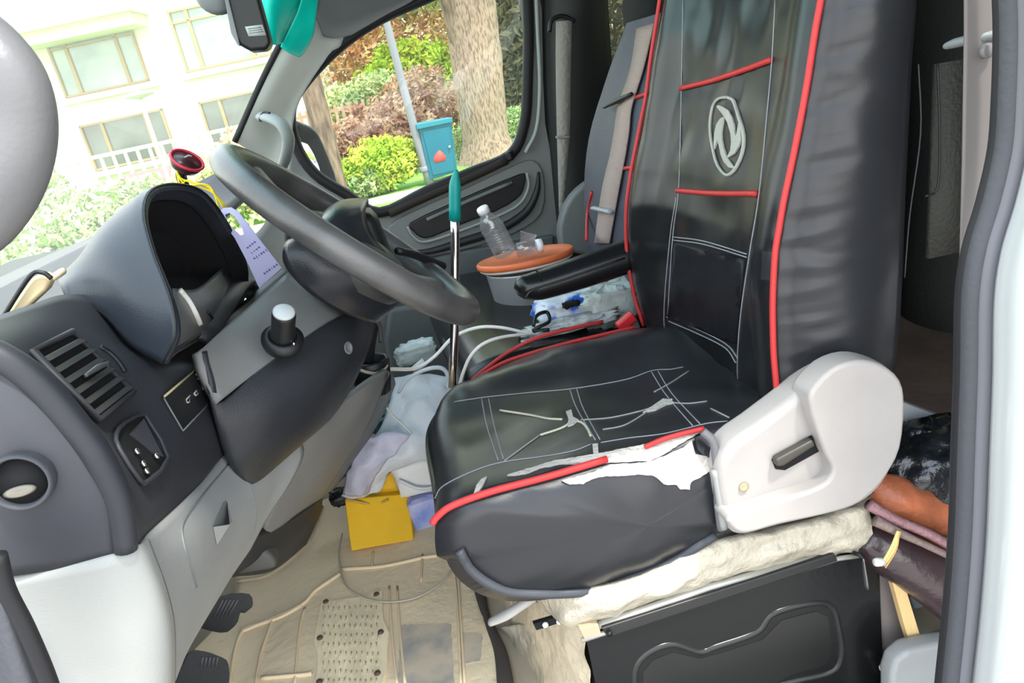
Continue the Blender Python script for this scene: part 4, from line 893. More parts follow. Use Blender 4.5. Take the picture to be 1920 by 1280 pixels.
# --- backrest: horizontal sections stacked upwards
zs = [0.34, 0.40, 0.46, 0.52, 0.58, 0.64, 0.70, 0.76, 0.82, 0.88, 0.94, 1.00, 1.06, 1.10, 1.13]
xfn = [0.455, 0.425, 0.418, 0.417, 0.421, 0.430, 0.447, 0.468, 0.487, 0.502, 0.520, 0.535, 0.552, 0.57, 0.60]
xrr = [0.56, 0.585, 0.592, 0.597, 0.602, 0.607, 0.612, 0.618, 0.624, 0.631, 0.637, 0.645, 0.652, 0.655, 0.64]
yn = [0.83, 0.805, 0.795, 0.793, 0.793, 0.795, 0.796, 0.798, 0.80, 0.80, 0.80, 0.81, 0.83, 0.86, 0.92]
yf = [1.27, 1.295, 1.305, 1.31, 1.31, 1.305, 1.30, 1.295, 1.285, 1.28, 1.275, 1.265, 1.25, 1.22, 1.16]
def lin(a, t):
    i = min(len(a)-2, int(t)); return a[i]*(1-(t-i))+a[i+1]*(t-i)
rows = []
for q in range(171):
    t = q/170*(len(zs)-1); z, xf, xr, a, b = lin(zs, t), lin(xfn, t), lin(xrr, t), lin(yn, t), lin(yf, t)
    w = b-a; dep = 0.030 if z < 1.0 else 0.030-(z-1.0)*0.15
    L = []
    NF = 26
    for i in range(NF+1):                                     # front, near to far
        s = i/NF; e = abs(2*s-1)
        x = xf + dep*(1-e**2.6) - 0.012*math.exp(-((e-0.84)/0.10)**2)
        x += 0.006*max(0, (e-0.94)/0.06)**2
        x += noise.noise(Vector((z*16, s*9, 1)))*0.0055*(1-e**4) + noise.noise(Vector((z*7+s*12, s*20, 5)))*0.003
        L.append(Vector((x, a+w*s, z)))
    for i in range(1, 6): s = i/6; L.append(Vector((xf+0.02+(xr-xf-0.03)*s, b+0.012*math.sin(math.pi*s), z)))
    for i in range(10): s = i/9; L.append(Vector((xr+0.012*math.sin(math.pi*s), b-w*s, z)))
    for i in range(1, 14):                                    # near side with gathers beside the piping
        s = 1-i/14; x = xf+0.02+(xr-xf-0.02)*s
        gth = noise.noise(Vector((x*16, 0, z*66)))*0.007*max(0, 1-s*2.0) + noise.noise(Vector((x*14, 4, z*20)))*0.002
        L.append(Vector((x, a-0.020*math.sin(math.pi*min(1, s*1.05))**0.7+gth if s > 0 else a, z)))
    rows.append(L)
n = len(rows[0]); V = [v for r in rows for v in r]; Fc = []
for j in range(len(rows)-1):
    for i in range(n): Fc.append([j*n+i, j*n+(i+1) % n, (j+1)*n+(i+1) % n, (j+1)*n+i])
Fc += [list(range(n-1, -1, -1)), list(range((len(rows)-1)*n, len(rows)*n))]
bk = mk('backrest', V, Fc, leather, ds)
BB = bvh(bk)
bk.data.materials.append(leather_lit)
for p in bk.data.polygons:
    if p.center.y+1.05 < 0.812 and p.normal.y < -0.35: p.material_index = 1  # door-facing faces take the lightened leather to stand for daylight
# piping
def edge_pts(f, z0, z1, k=26): return [f(z0+(z1-z0)*i/k) for i in range(k+1)]
def near_edge(z):
    t = next(i for i in range(len(zs)-1) if zs[i+1] >= z); t += (z-zs[t])/(zs[t+1]-zs[t])
    return Vector((lin(xfn, t)+0.003, lin(yn, t)-0.002, z))
def far_edge(z):
    t = next(i for i in range(len(zs)-1) if zs[i+1] >= z); t += (z-zs[t])/(zs[t+1]-zs[t])
    return Vector((lin(xfn, t)+0.001, lin(yf, t)+0.002, z))
tube('piping', edge_pts(near_edge, 0.435, 1.12), 0.0040, redp, ds, n=8, k=2)['label'] = 'red piping down the near edge of the backrest'
tube('piping', edge_pts(far_edge, 0.40, 1.12), 0.0036, redp, ds, n=8, k=2)
tube('piping', [cush(Vector((x, 0, z)), YN)+Vector((0, -0.003, 0.001)) for x, z in [(-0.029, 0.4105), (-0.020, 0.4185), (0.0, 0.427), (0.05, 0.430), (0.12, 0.431), (0.19, 0.432)]], 0.0046, redp, ds, n=8)
tube('piping', [cush(Vector((x, 0, z)), YN)+Vector((0, -0.004, 0.003)) for x, z in [(0.24, 0.432), (0.265, 0.435), (0.29, 0.434), (0.32, 0.432)]], 0.0034, redp, ds, n=8)
tube('piping', [cush(Vector((x, 0, z)), YF-0.004)+Vector((0, 0, 0.003)) for x, z in [(-0.031, 0.37), (-0.026, 0.404), (0.0, 0.427), (0.05, 0.428), (0.15, 0.431), (0.25, 0.43), (0.34, 0.428), (0.40, 0.425)]], 0.0036, redp, ds, n=8)
for pts in [[(1277, 166), (1340, 150), (1400, 130), (1448, 112)], [(1271, 357), (1340, 362), (1421, 363)]]:
    stube('cross_piping', pts, BB, 0.0042, redp, ds)
# stitching on the backrest
stubes('stitching', [[(1281, 0), (1278, 160), (1273, 350), (1262, 440), (1252, 590)], [(1268, 370), (1256, 450), (1245, 600), (1260, 665)],
   [(1454, 0), (1448, 110), (1440, 200), (1424, 362), (1405, 480), (1388, 600), (1383, 700), (1392, 770)],
   [(1262, 444), (1320, 452), (1400, 476)], [(1262, 450), (1320, 458), (1400, 482)], [(1250, 594), (1310, 618), (1362, 645), (1384, 672)], [(1254, 602), (1310, 626), (1360, 652), (1380, 680)]], BB, 0.0009, thread, ds)
decal('lower_panel', [(1266, 456), (1398, 486), (1384, 644), (1365, 640), (1310, 616), (1254, 596)], BB, vinyl_low, ds, off=0.0005, th=0.0015, step=10, smooth=True)['label'] = 'smoother matt black panel low on the backrest'
stubes('seam', [[(1725, 0), (1722, 150), (1712, 290), (1702, 400), (1695, 460)]], BB, 0.0012, mat('seam_grey', (0.20, 0.20, 0.21), 0.5), ds)
# emblem
zx = lambda a, b: (1250+a/3.2, 80+b/3.2)
ring_pts = [zx(*q) for q in [(368, 327), (402, 345), (425, 400), (440, 450), (462, 520), (470, 590), (458, 670), (425, 745), (392, 785), (362, 793), (330, 765), (300, 710), (283, 640), (270, 570), (266, 500), (272, 430), (288, 370), (320, 335)]]
stube('emblem_ring', ring_pts+[ring_pts[0]], BB, 0.0032, silver, ds, k=5, flat=0.7)
swA = [zx(*q) for q in [(306, 382), (318, 376), (345, 385), (375, 405), (400, 450), (412, 490), (416, 545), (425, 560), (440, 480), (452, 520), (455, 580), (440, 625), (412, 668), (378, 690), (372, 684), (390, 650), (396, 600), (392, 545), (372, 480), (345, 432), (318, 400)]]
swB = [zx(*q) for q in [(350, 446), (330, 455), (306, 490), (294, 540), (290, 600), (292, 640), (312, 585), (322, 620), (332, 670), (350, 715), (378, 748), (410, 756), (414, 748), (386, 712), (362, 670), (348, 630), (338, 580), (336, 540), (344, 490)]]
decal('emblem_blade', swA, BB, silver, ds, off=0.0005, th=0.002, step=4)
decal('emblem_blade', swB, BB, silver, ds, off=0.0005, th=0.002, step=4)
# stitches and cracks on the cushion
z4 = lambda a, b: (800+a*0.3438, 560+b*0.3438)
def z4l(l): return [z4(*q) for q in l]
stubes('stitching', [z4l(l) for l in [[(150, 562), (320, 537), (560, 512), (800, 490), (1080, 442), (1230, 392), (1330, 385), (1400, 372)],
   [(45, 1090), (90, 1022), (250, 942), (410, 892), (650, 858), (800, 830), (900, 792)], [(950, 785), (1100, 760), (1300, 735), (1520, 682), (1640, 668)],
   [(300, 545), (330, 700), (390, 880)], [(338, 545), (370, 700), (418, 872)], [(780, 492), (820, 600), (920, 770)], [(818, 490), (855, 600), (945, 768)],
   [(1225, 398), (1310, 530), (1450, 692)], [(1262, 395), (1340, 520), (1490, 682)]]], CB, 0.0009, thread, ds)
cr1 = [[(400, 610), (560, 635), (660, 655), (740, 660)], [(785, 620), (782, 670), (740, 705), (620, 745)], [(800, 662), (850, 680), (880, 715), (895, 750)],
       [(1190, 622), (1240, 590), (1300, 560), (1340, 552)], [(1195, 618), (1260, 598), (1300, 580)]]
each('crack', [z4l(l) for l in cr1], CB, 0.0018, crackm, ds)
each('fine_crack', [z4l(l) for l in [[(620, 742), (520, 815), (425, 885)], [(840, 662), (1000, 650), (1160, 615), (1240, 590)], [(1340, 568), (1430, 572), (1530, 560)], [(1240, 510), (1330, 460), (1430, 395)], [(960, 715), (1080, 690), (1200, 620)], [(1550, 600), (1600, 625), (1650, 650)]]], CB, 0.0012, mat('crack_grey', (0.32, 0.31, 0.29), 0.8), ds)
decal('tear', z4l([(258, 1072), (275, 1020), (300, 990), (330, 975), (310, 1020), (290, 1050)]), CB, foam, ds, off=0.0008, th=0.0015, step=4)['label'] = 'small white split near the front corner'
decal('tear', z4l([(760, 620), (790, 610), (800, 650), (830, 665), (800, 690), (770, 700), (775, 660)]), CB, foam, ds, off=0.0008, th=0.0015, step=4)
decal('tear', z4l([(1180, 625), (1240, 585), (1290, 550), (1330, 555), (1350, 572), (1310, 580), (1250, 610)]), CB, foam, ds, off=0.0008, th=0.0015, step=4)
decal('tear', z4l([(905, 800), (935, 795), (938, 850), (910, 850)]), CB, foam, ds, off=0.0008, th=0.0018, step=4)
# big tear: exposed white foam either side of the piping
decal('exposed_foam', z4l([(440, 968), (600, 920), (700, 890), (870, 862), (1000, 840), (1200, 800), (1330, 770), (1440, 735), (1500, 720), (1390, 790), (1290, 850), (1210, 888), (1080, 890), (1000, 895), (920, 900), (800, 902), (720, 905), (620, 925), (540, 958), (480, 965)]), CB, foam, ds, off=0.0008, th=0.002, step=7, ragged=0.8)['label'] = 'torn strip of white foam above the red piping'
fo = z4l([(735, 990), (800, 975), (900, 945), (1000, 905), (1210, 890), (1290, 860), (1400, 810), (1440, 775), (1462, 840), (1530, 860), (1548, 935), (1490, 975), (1440, 1000), (1430, 1035), (1380, 1040), (1360, 1015), (1290, 1010), (1240, 965), (1150, 955), (1040, 965), (960, 970), (900, 985), (850, 1010), (780, 1015)])
decal('exposed_foam', fo, CB, foam, ds, off=0.0008, th=0.002, step=7, ragged=0.8)['label'] = 'wide patch of white foam below the red piping'
# rolled hem under the near side
stube('hem', [(862, 1030), (872, 1048), (884, 1066), (915, 1090), (960, 1107), (1040, 1110), (1110, 1103), (1190, 1078), (1260, 1048), (1340, 1000)], CB, 0.0065, mat('hem_slate', (0.05, 0.055, 0.065), 0.5), ds, off=0.002)
# edge strip before the hinge cover
tube('zip_strip', [P(1318, 808, 0.775), P(1338, 830, 0.768), P(1344, 880, 0.765), P(1346, 940, 0.765), P(1352, 992, 0.765)], 0.0055, mat('strip_grey', (0.14, 0.14, 0.15), 0.5), ds, n=8)
tube('zip_strip', [P(1340, 880, 0.76), P(1350, 940, 0.758), P(1357, 990, 0.758)], 0.005, greyend, ds, n=8)
decal('edge_tab', [(1300, 822), (1328, 812), (1342, 850), (1330, 858), (1305, 845)], CB, leather_lit, ds, off=0.006, th=0.003)
# armrest on the inner side
tube('armrest', [P(985, 537, 1.34), P(1010, 535, 1.34), P(1090, 510, 1.34), P(1180, 480, 1.34), P(1260, 455, 1.34)], [0.024, 0.033, 0.037, 0.038, 0.038], leather, ds, n=24, flat=0.85)
tube('armrest_end', [P(964, 540, 1.34), P(970, 539, 1.34), P(980, 538, 1.34), P(995, 537, 1.34), P(1012, 534, 1.34)], [0.002, 0.018, 0.026, 0.030, 0.033], leather, ds, n=24, flat=0.85, k=3)
tube('armrest_seam', [P(985, 560, 1.302), P(1000, 543, 1.302), P(1060, 523, 1.302), P(1172, 483, 1.302)], 0.0022, blackp, ds, n=6)
# hinge cover
base_o = [(1350, 870), (1375, 832), (1420, 800), (1480, 755), (1520, 722), (1560, 692), (1610, 674), (1655, 682), (1690, 712), (1699, 760), (1692, 840), (1668, 895), (1640, 930), (1600, 955), (1540, 972), (1460, 990), (1400, 1006), (1372, 998), (1358, 965), (1350, 920)]
hc = pprism('hinge_cover', base_o, 0.748, 0.05, hinge, ds, bevel=0.012, seg=4, round_=3)
lobe = [(1522, 735), (1560, 694), (1610, 676), (1655, 684), (1690, 714), (1698, 762), (1690, 840), (1664, 892), (1636, 924), (1600, 950), (1540, 968), (1460, 985), (1402, 1001), (1376, 994), (1364, 972), (1400, 958), (1460, 938), (1520, 920), (1552, 903), (1562, 880), (1548, 850), (1530, 800), (1520, 765)]
hc['label'] = 'pale warm-grey plastic recliner cover'
pprism('lobe', lobe, 0.727, 0.04, hinge, hc, bevel=0.014, seg=5, round_=3)
pprism('slot', [(1448, 862), (1520, 818), (1545, 812), (1552, 838), (1530, 850), (1472, 882), (1455, 880)], 0.7455, 0.01, matt, hc, bevel=0.001)
pprism('recliner_lever', [(1455, 862), (1525, 824), (1530, 836), (1470, 874), (1458, 876)], 0.735, 0.012, mat('lever_dark', (0.07, 0.065, 0.055), 0.35, 0.3), hc, bevel=0.003)
lathe('screw', P(1395, 913, 0.746), (0, -1, 0), [(0.0062, 0), (0.006, 0.001), (0.004, 0.0006), (0.0, 0.0004)], mat('screw_brass', (0.45, 0.42, 0.25), 0.4, 0.5), hc, n=14)
# plastic-wrapped cushion base
wrapm = mat('crinkled_film', (0.46, 0.42, 0.33), 0.28, bump=0.9, bscale=38, var=0.07, vscale=14, spec=0.6)
def filmrow(pts): return [P(a, b, y) for a, b, y in pts]
def fd(v): return v+Vector((0, noise.noise(Vector((v.x*28, v.z*50, 2)))*0.007+noise.noise(Vector((v.x*70, v.z*60, 9)))*0.003, noise.noise(Vector((v.x*40, v.y*40, 4)))*0.003))
fr_ = grid('base_cushion', [filmrow(r) for r in [
  [(975, 1075, 1.15), (1030, 1085, 0.90), (1100, 1085, 0.83), (1200, 1060, 0.83), (1300, 1010, 0.83), (1400, 985, 0.83), (1540, 950, 0.83), (1650, 910, 0.83)],
  [(990, 1105, 1.10), (1012, 1112, 0.87), (1095, 1108, 0.795), (1215, 1075, 0.79), (1340, 1012, 0.79), (1420, 1000, 0.79), (1540, 970, 0.79), (1632, 940, 0.79)],
  [(1000, 1125, 1.08), (1022, 1135, 0.86), (1100, 1135, 0.785), (1220, 1100, 0.78), (1340, 1055, 0.78), (1430, 1030, 0.78), (1550, 1000, 0.78), (1636, 985, 0.78)],
  [(1010, 1145, 1.06), (1040, 1160, 0.86), (1082, 1170, 0.80), (1220, 1128, 0.79), (1350, 1086, 0.79), (1440, 1060, 0.79), (1565, 1034, 0.79), (1638, 1030, 0.79)],
  [(1030, 1140, 1.06), (1060, 1165, 0.90), (1100, 1172, 0.86), (1230, 1132, 0.86), (1350, 1096, 0.86), (1440, 1070, 0.86), (1565, 1050, 0.86), (1638, 1040, 0.86)]]], wrapm, ds, ku=9, kv=8, disp=fd)
fr_['label'] = 'cream base pad wrapped in crinkled clear film'
tube('zip_tape', [P(1600, 1036, 0.785), P(1612, 1040, 0.775), P(1622, 1052, 0.772)], 0.003, blackp, fr_, n=6)
zp = tube('zip_pull', [P(1618, 1046, 0.772), P(1621, 1070, 0.772), P(1625, 1102, 0.772)], [0.0025, 0.0032, 0.0042, 0.0045], mat('pewter', (0.25, 0.25, 0.24), 0.35, 0.8), fr_, n=8, flat=0.5)
# steel seat box
bm_ = mat('black_steel', (0.006, 0.0065, 0.007), 0.26, bump=0.05, bscale=60, spec=0.35)
bx = quadslab('seat_box', 0.118, 0.556, 0.795, 1.27, -0.16, 0.175, bm_, ds)
bx['label'] = 'glossy black pressed-steel box under the cushion'
SB = bvh(bx)
railm = mat('rail_pale', (0.42, 0.41, 0.37), 0.35, 0.4)
tube('rail_lip', [P(1090, 1200, 0.79), P(1570, 1047, 0.79), P(1620, 1040, 0.79)], 0.0035, railm, bx, k=0, n=8)
tube('rail_lip', [P(1122, 1172, 0.795), P(1330, 1100, 0.795), P(1565, 1034, 0.795)], 0.0055, railm, bx, k=0, n=8)
pprism('runner', [(1128, 1178), (1565, 1038), (1572, 1052), (1140, 1196)], 0.785, 0.03, mat('runner_dark', (0.035, 0.035, 0.035), 0.3, 0.4), bx, bevel=0.002)
pprism('end_bracket', [(1086, 1178), (1122, 1170), (1128, 1190), (1098, 1202)], 0.788, 0.02, mat('bracket_tan', (0.42, 0.33, 0.22), 0.6), bx, bevel=0.001)
lathe('bolt', P(1143, 1187, 0.782), (0, -1, 0), [(0.004, 0), (0.004, 0.002), (0.0, 0.003)], blackp, bx, n=10)
stube('pressed_ridge', [(1190, 1300), (1192, 1255), (1215, 1225), (1262, 1208), (1312, 1222), (1345, 1212), (1420, 1185), (1452, 1150), (1530, 1130), (1560, 1140), (1572, 1175), (1578, 1225), (1562, 1258), (1500, 1275), (1440, 1290)], SB, 0.0060, mat('ridge_steel', (0.02, 0.021, 0.020), 0.25), bx, off=-0.003, n=10)
decal('pressed_panel', [(1205, 1300), (1206, 1258), (1225, 1236), (1262, 1222), (1312, 1234), (1350, 1224), (1430, 1198), (1465, 1162), (1530, 1145), (1552, 1155), (1560, 1220), (1545, 1246), (1480, 1265), (1420, 1300)], SB, mat('panel_olive_black', (0.012, 0.013, 0.012), 0.2), bx, off=-0.001, th=0.0015, step=12, smooth=False)
# film covering the front of the box and handle
fb = thing('box_wrap', P(990, 1230, 1.0), 'dusty cream plastic sheet hanging over the front of the seat box', 'plastic sheet')
def fd2(v): return v+Vector((noise.noise(Vector((v.y*30, v.z*30, 2)))*0.008, 0, 0))
wrap2 = mat('dusty_film', (0.52, 0.45, 0.33), 0.5, bump=0.6, bscale=40, var=0.12, vscale=16)
grid('sheet', G([[(896, 1072, 1.31), (940, 1085, 1.15), (985, 1110, 0.98), (1040, 1150, 0.86), (1098, 1182, 0.80)],
   [(903, 1130, 1.29), (945, 1150, 1.13), (990, 1165, 0.97), (1045, 1185, 0.86), (1098, 1205, 0.80)],
   [(914, 1190, 1.25), (955, 1210, 1.10), (1000, 1225, 0.96), (1050, 1240, 0.86), (1102, 1250, 0.80)],
   [(932, 1260, 1.19), (968, 1280, 1.06), (1010, 1290, 0.94), (1058, 1300, 0.85), (1110, 1300, 0.80)],
   [(944, 1330, 1.14), (980, 1350, 1.02), (1020, 1350, 0.92), (1064, 1350, 0.85), (1115, 1350, 0.80)]]), wrap2, fb, ku=7, kv=6, disp=fd2)
grid('film_fold', G([[(925, 1178, 1.10), (960, 1172, 1.04), (1000, 1168, 0.96)], [(940, 1215, 1.08), (975, 1210, 1.02), (1002, 1205, 0.95)], [(965, 1290, 1.0), (1010, 1290, 0.97), (1045, 1290, 0.9)]]), wrapm, fb, ku=6, kv=6, th=0.001, disp=fd2)
tube('slide_handle', [P(1008, 1118, 0.90), P(985, 1130, 0.90), P(950, 1152, 0.91), P(920, 1166, 0.93)], [0.005, 0.008, 0.009, 0.007], mat('grip_grey', (0.45, 0.44, 0.42), 0.45), ds, n=12, flat=0.8)['label'] = 'light grey slide handle below the front corner'
bk2 = pprism('bracket', [(1000, 1170), (1050, 1155), (1056, 1166), (1006, 1182)], 0.84, 0.008, matt, ds, bevel=0.001)
for q in [(1022, 1170), (1048, 1164)]: lathe('screw', P(*q, 0.838), (0, -1, 0), [(0.0045, 0), (0.004, 0.003), (0.0, 0.0035)], mat('screw_bright', (0.8, 0.8, 0.78), 0.3), bk2, n=12)
# ================================================================== FLOOR MAT
matm = mat('beige_rubber_mat', (0.86, 0.71, 0.47), 0.6, bump=0.3, bscale=60, col2=(0.72, 0.58, 0.39), vscale=3.5, thr=(0.45, 0.72))
fm = thing('floor_mat', (-0.2, 1.2, 0.0), 'worn beige rubber floor mat with raised ribs', 'mat')
mo = [(330, 1310), (362, 1240), (440, 1150), (445, 1085), (500, 1074), (548, 1040), (580, 1005), (604, 940), (640, 925), (700, 905), (800, 905), (850, 940), (880, 1010), (896, 1075), (898, 1100), (912, 1160), (940, 1215), (945, 1280), (955, 1400), (330, 1400)]
V0 = [PZ(a, b, 0.004) for a, b in mo]
def fdm(v): return v
pg = [Vector((v.x, v.y)) for v in V0]; n0 = len(pg)
def insp(x, y, pg=pg):
    c = False
    for i in range(len(pg)):
        a, b = pg[i], pg[i-1]
        if (a.y > y) != (b.y > y) and x < (b.x-a.x)*(y-a.y)/(b.y-a.y)+a.x: c = not c
    return c
pts = list(pg); x = min(p.x for p in pg)
while x < max(p.x for p in pg):
    y = min(p.y for p in pg)
    while y < max(p.y for p in pg):
        if insp(x, y): pts.append(Vector((x, y)))
        y += 0.02
    x += 0.02
ov, oe, of, *_ = delaunay_2d_cdt(pts, [(i, (i+1) % n0) for i in range(n0)], [], 1, 1e-4)
def mz(x, y): return 0.005+0.004*noise.noise(Vector((x*7, y*7, 0)))+(0.12*max(0, -0.42-x))
VV = [Vector((v.x, v.y, mz(v.x, v.y))) for v in ov]; o = mk('mat_sheet', VV, [list(f) for f in of], matm, fm)
if o.data.polygons[0].normal.z < 0:
    o.data.flip_normals()
d = o.modifiers.new('t', 'SOLIDIFY'); d.thickness = 0.006; d.offset = -1
MB_ = bvh(o)
ribc = mat('mat_rib', (0.78, 0.63, 0.42), 0.65)
each('mat_rib', [[(730, 1100), (733, 1160), (738, 1220), (745, 1285)], [(745, 1100), (750, 1180), (760, 1285)], [(838, 985), (846, 1040), (856, 1110), (865, 1290)], [(852, 985), (858, 1060), (872, 1290)],
   [(516, 1148), (505, 1180), (488, 1230), (478, 1290)], [(572, 1140), (562, 1180), (552, 1290)], [(700, 1035), (698, 1062)], [(792, 1040), (790, 1090)]], MB_, 0.0026, ribc, fm)
each('mat_fold', [[(430, 1290), (440, 1225), (452, 1188), (470, 1178), (540, 1148), (572, 1130), (592, 1108), (640, 1075)], [(490, 1272), (540, 1268), (585, 1264)], [(640, 1068), (720, 1062), (800, 1045), (840, 1042)], [(450, 1182), (520, 1160), (566, 1136)]], MB_, 0.0038, ribc, fm)
stubes('mat_hem', [[(445, 1090), (500, 1080), (550, 1046), (582, 1010), (604, 950)]], MB_, 0.0045, mat('hem_beige', (0.50, 0.42, 0.30), 0.7), fm)
decal('worn_patch', [(752, 1172), (845, 1170), (852, 1290), (745, 1290)], MB_, mat('worn_grey', (0.36, 0.34, 0.30), 0.8, col2=(0.60, 0.50, 0.37), vscale=16, thr=(0.4, 0.6)), fm, off=0.0, th=0.0008, step=14, ragged=1.2)['label'] = 'grey scuffed rectangle on the mat'
decal('worn_patch', [(868, 1185), (905, 1190), (900, 1240), (872, 1245)], MB_, bpy.data.materials['worn_grey'], fm, off=0.0, th=0.0008, step=14, ragged=1.5)
padm = mat('heel_pad_cream', (0.90, 0.76, 0.50), 0.6, bump=0.6, bscale=70, stretch=(1, 0.25, 1), var=0.1, vscale=30)
hp = decal('heel_pad', [(604, 1130), (600, 1150), (592, 1190), (590, 1205), (597, 1230), (596, 1262), (590, 1290), (715, 1290), (726, 1260), (728, 1210), (730, 1188), (720, 1165), (718, 1145), (718, 1110), (705, 1110), (690, 1120), (640, 1126)], MB_, padm, fm, off=0.001, th=0.003, step=12, smooth=False)
hp['label'] = 'paler studded heel pad'
PB = bvh(hp)
for q in [(611, 1128), (706, 1114), (600, 1196), (714, 1185), (708, 1262), (599, 1278)]:
    h = hit(PB, *q)
    if h: lathe('stud', h[0], (0, 0, 1), [(0.006, 0), (0.005, 0.003), (0.0, 0.0035)], mat('stud_brown', (0.10, 0.06, 0.04), 0.5) if 'stud_brown' not in bpy.data.materials else bpy.data.materials['stud_brown'], fm, n=10)
rr = random.Random(3); lines = []
for i in range(11):
    for j in range(9):
        x = 606+i*10+(j % 2)*3; y = 1136+j*17+rr.uniform(-2, 2)
        lines.append([(x, y), (x+rr.uniform(-1, 1), y+9)])
stubes('pad_ribs', lines, PB, 0.0011, mat('pad_rib', (0.60, 0.52, 0.34), 0.6), fm, k=2, n=4)['kind'] = 'stuff'
em = thing('mat_edge_trim', P(930, 1200, 1.2), 'dark ragged felt edge along the right side of the beige mat', 'felt edge')
tube('felt', [PZ(893, 1062, 0.0), PZ(897, 1100, 0.0), PZ(907, 1145, 0.0), PZ(920, 1180, 0.0), PZ(938, 1225, 0.0), PZ(948, 1290, 0.0), PZ(956, 1350, 0.0)], [0.010, 0.011, 0.008, 0.011, 0.014, 0.010], mat('felt_brown', (0.06, 0.05, 0.045), 0.9), em, n=8)
wl = tag(tube('loose_wire', [PZ(642, 1000, 0.014), PZ(636, 1040, 0.012), PZ(645, 1090, 0.012), PZ(675, 1116, 0.014), PZ(720, 1128, 0.016), PZ(780, 1120, 0.014), PZ(830, 1090, 0.014), PZ(850, 1060, 0.016)], 0.0018, mat('wire_grey', (0.42, 0.40, 0.33), 0.5), None, n=6), 'thin grey wire curling over the beige mat below the yellow carton', 'wire')
# ================================================================== CLUTTER IN THE FOOTWELL
yb = mat('carton_yellow', (0.85, 0.50, 0.02), 0.6, bump=0.1, bscale=60, var=0.06)
yt = thing('yellow_carton', PZ(710, 1030, 0.0), 'bright yellow cardboard carton lying open on the mat', 'carton')
yb_pts = [P(646, 936, 1.50), P(765, 925, 1.50), P(776, 1012, 1.42), P(658, 1033, 1.42)]
prism('front_panel', yb_pts, (0.01, 0.07, -0.02), yb, yt, bevel=0.003)
prism('flap', [P(692, 932, 1.53), P(716, 905, 1.53), P(738, 878, 1.54), P(748, 902, 1.54), P(752, 925, 1.53)], (0.005, 0.05, -0.01), yb, yt, bevel=0.002)
tube('torn_edge', [P(648, 936, 1.49), P(680, 942, 1.49), P(705, 946, 1.49), P(728, 936, 1.49)], 0.003, mat('torn_brown', (0.55, 0.33, 0.08), 0.8), yt, n=6)
bagm = mat('white_bag', (0.60, 0.64, 0.68), 0.35, bump=0.6, bscale=25, var=0.06, vscale=10)
bag2 = mat('lavender_bag', (0.50, 0.50, 0.62), 0.4, bump=0.6, bscale=25, var=0.1, vscale=12)
wb = thing('plastic_bag', P(750, 800, 1.62), 'crumpled white plastic carrier bag spread in the passenger footwell', 'bag')
def bd_(v): return v+Vector((0, noise.noise(v*22)*0.014, noise.noise(v*34+Vector((5, 0, 0)))*0.010))
grid('bag_body', G([[(735, 712, 1.55), (780, 700, 1.55), (840, 705, 1.55), (900, 712, 1.55)], [(730, 760, 1.52), (790, 752, 1.50), (840, 755, 1.50), (880, 760, 1.5)],
   [(705, 810, 1.50), (760, 800, 1.47), (820, 800, 1.46), (870, 800, 1.46)], [(672, 860, 1.49), (720, 868, 1.45), (775, 850, 1.44), (850, 850, 1.44)], [(648, 905, 1.49), (672, 918, 1.46), (705, 905, 1.46), (745, 868, 1.46)], [(640, 930, 1.5), (668, 932, 1.48), (702, 926, 1.47), (730, 890, 1.48)]]), bagm, wb, ku=8, kv=8, th=0.003, disp=bd_)
tube('bag_handle', [P(748, 735, 1.52), P(765, 710, 1.50), P(800, 692, 1.49), P(828, 690, 1.49), P(840, 705, 1.49), P(838, 725, 1.50)], [0.006, 0.007, 0.008, 0.007], bagm, wb, n=8, flat=0.6)
bb = thing('plastic_bag', P(700, 870, 1.55), 'lavender-white translucent bag slumped against the console above the yellow carton', 'bag')
grid('bag_body', G([[(690, 820, 1.46), (725, 812, 1.45), (770, 812, 1.45)], [(662, 858, 1.45), (700, 850, 1.43), (750, 842, 1.44)], [(648, 895, 1.46), (672, 905, 1.43), (712, 885, 1.44)], [(645, 925, 1.48), (668, 930, 1.46), (690, 925, 1.46)]]), bag2, bb, ku=8, kv=8, th=0.003, disp=bd_)
bs = thing('plastic_basket', P(720, 760, 1.6), 'pale aqua plastic basket behind the white bag', 'basket')
aq = mat('aqua_plastic', (0.22, 0.48, 0.48), 0.35)
for i in range(4):
    tube('basket_wire', [P(690+i*3, 795-i*12, 1.62), P(718+i*3, 785-i*12, 1.62), P(745+i*3, 778-i*12, 1.62)], 0.004, aq, bs, n=6)
for i in range(5): tube('basket_rib', [P(694+i*12, 805-i*3, 1.625), P(706+i*12, 742-i*3, 1.62)], 0.003, aq, bs, n=6)
pk = thing('tissue_pack', P(785, 900, 1.5), 'white soft tissue pack standing behind the yellow carton', 'pack')
crumple('pack_body', P(782, 888, 1.50), (0.10, 0.06, 0.085), mat('pack_white', (0.72, 0.73, 0.72), 0.35, bump=0.3, bscale=40), pk, amp=0.12, seed=2, sq=0.45)
tube('pack_seam', [P(748, 900, 1.465), P(785, 915, 1.46), P(815, 912, 1.465)], 0.004, bagm, pk, n=6)
p2 = thing('tissue_pack', P(790, 960, 1.47), 'blue and lavender printed pack right of the yellow carton', 'pack')
crumple('pack_body', P(800, 958, 1.48), (0.075, 0.05, 0.085), mat('pack_lavender', (0.50, 0.50, 0.72), 0.4, col2=(0.20, 0.28, 0.62), vscale=20), p2, amp=0.10, seed=9, sq=0.35)
p3 = thing('paper_napkin', P(830, 990, 1.4), 'small white paper napkin corner under the cushion front', 'napkin')
prism('napkin', [P(818, 990, 1.40), P(832, 972, 1.40), P(846, 1000, 1.38), P(820, 1003, 1.38)], (0.004, 0.01, -0.002), mat('napkin_white', (0.85, 0.83, 0.80), 0.8), p3, bevel=0.001)
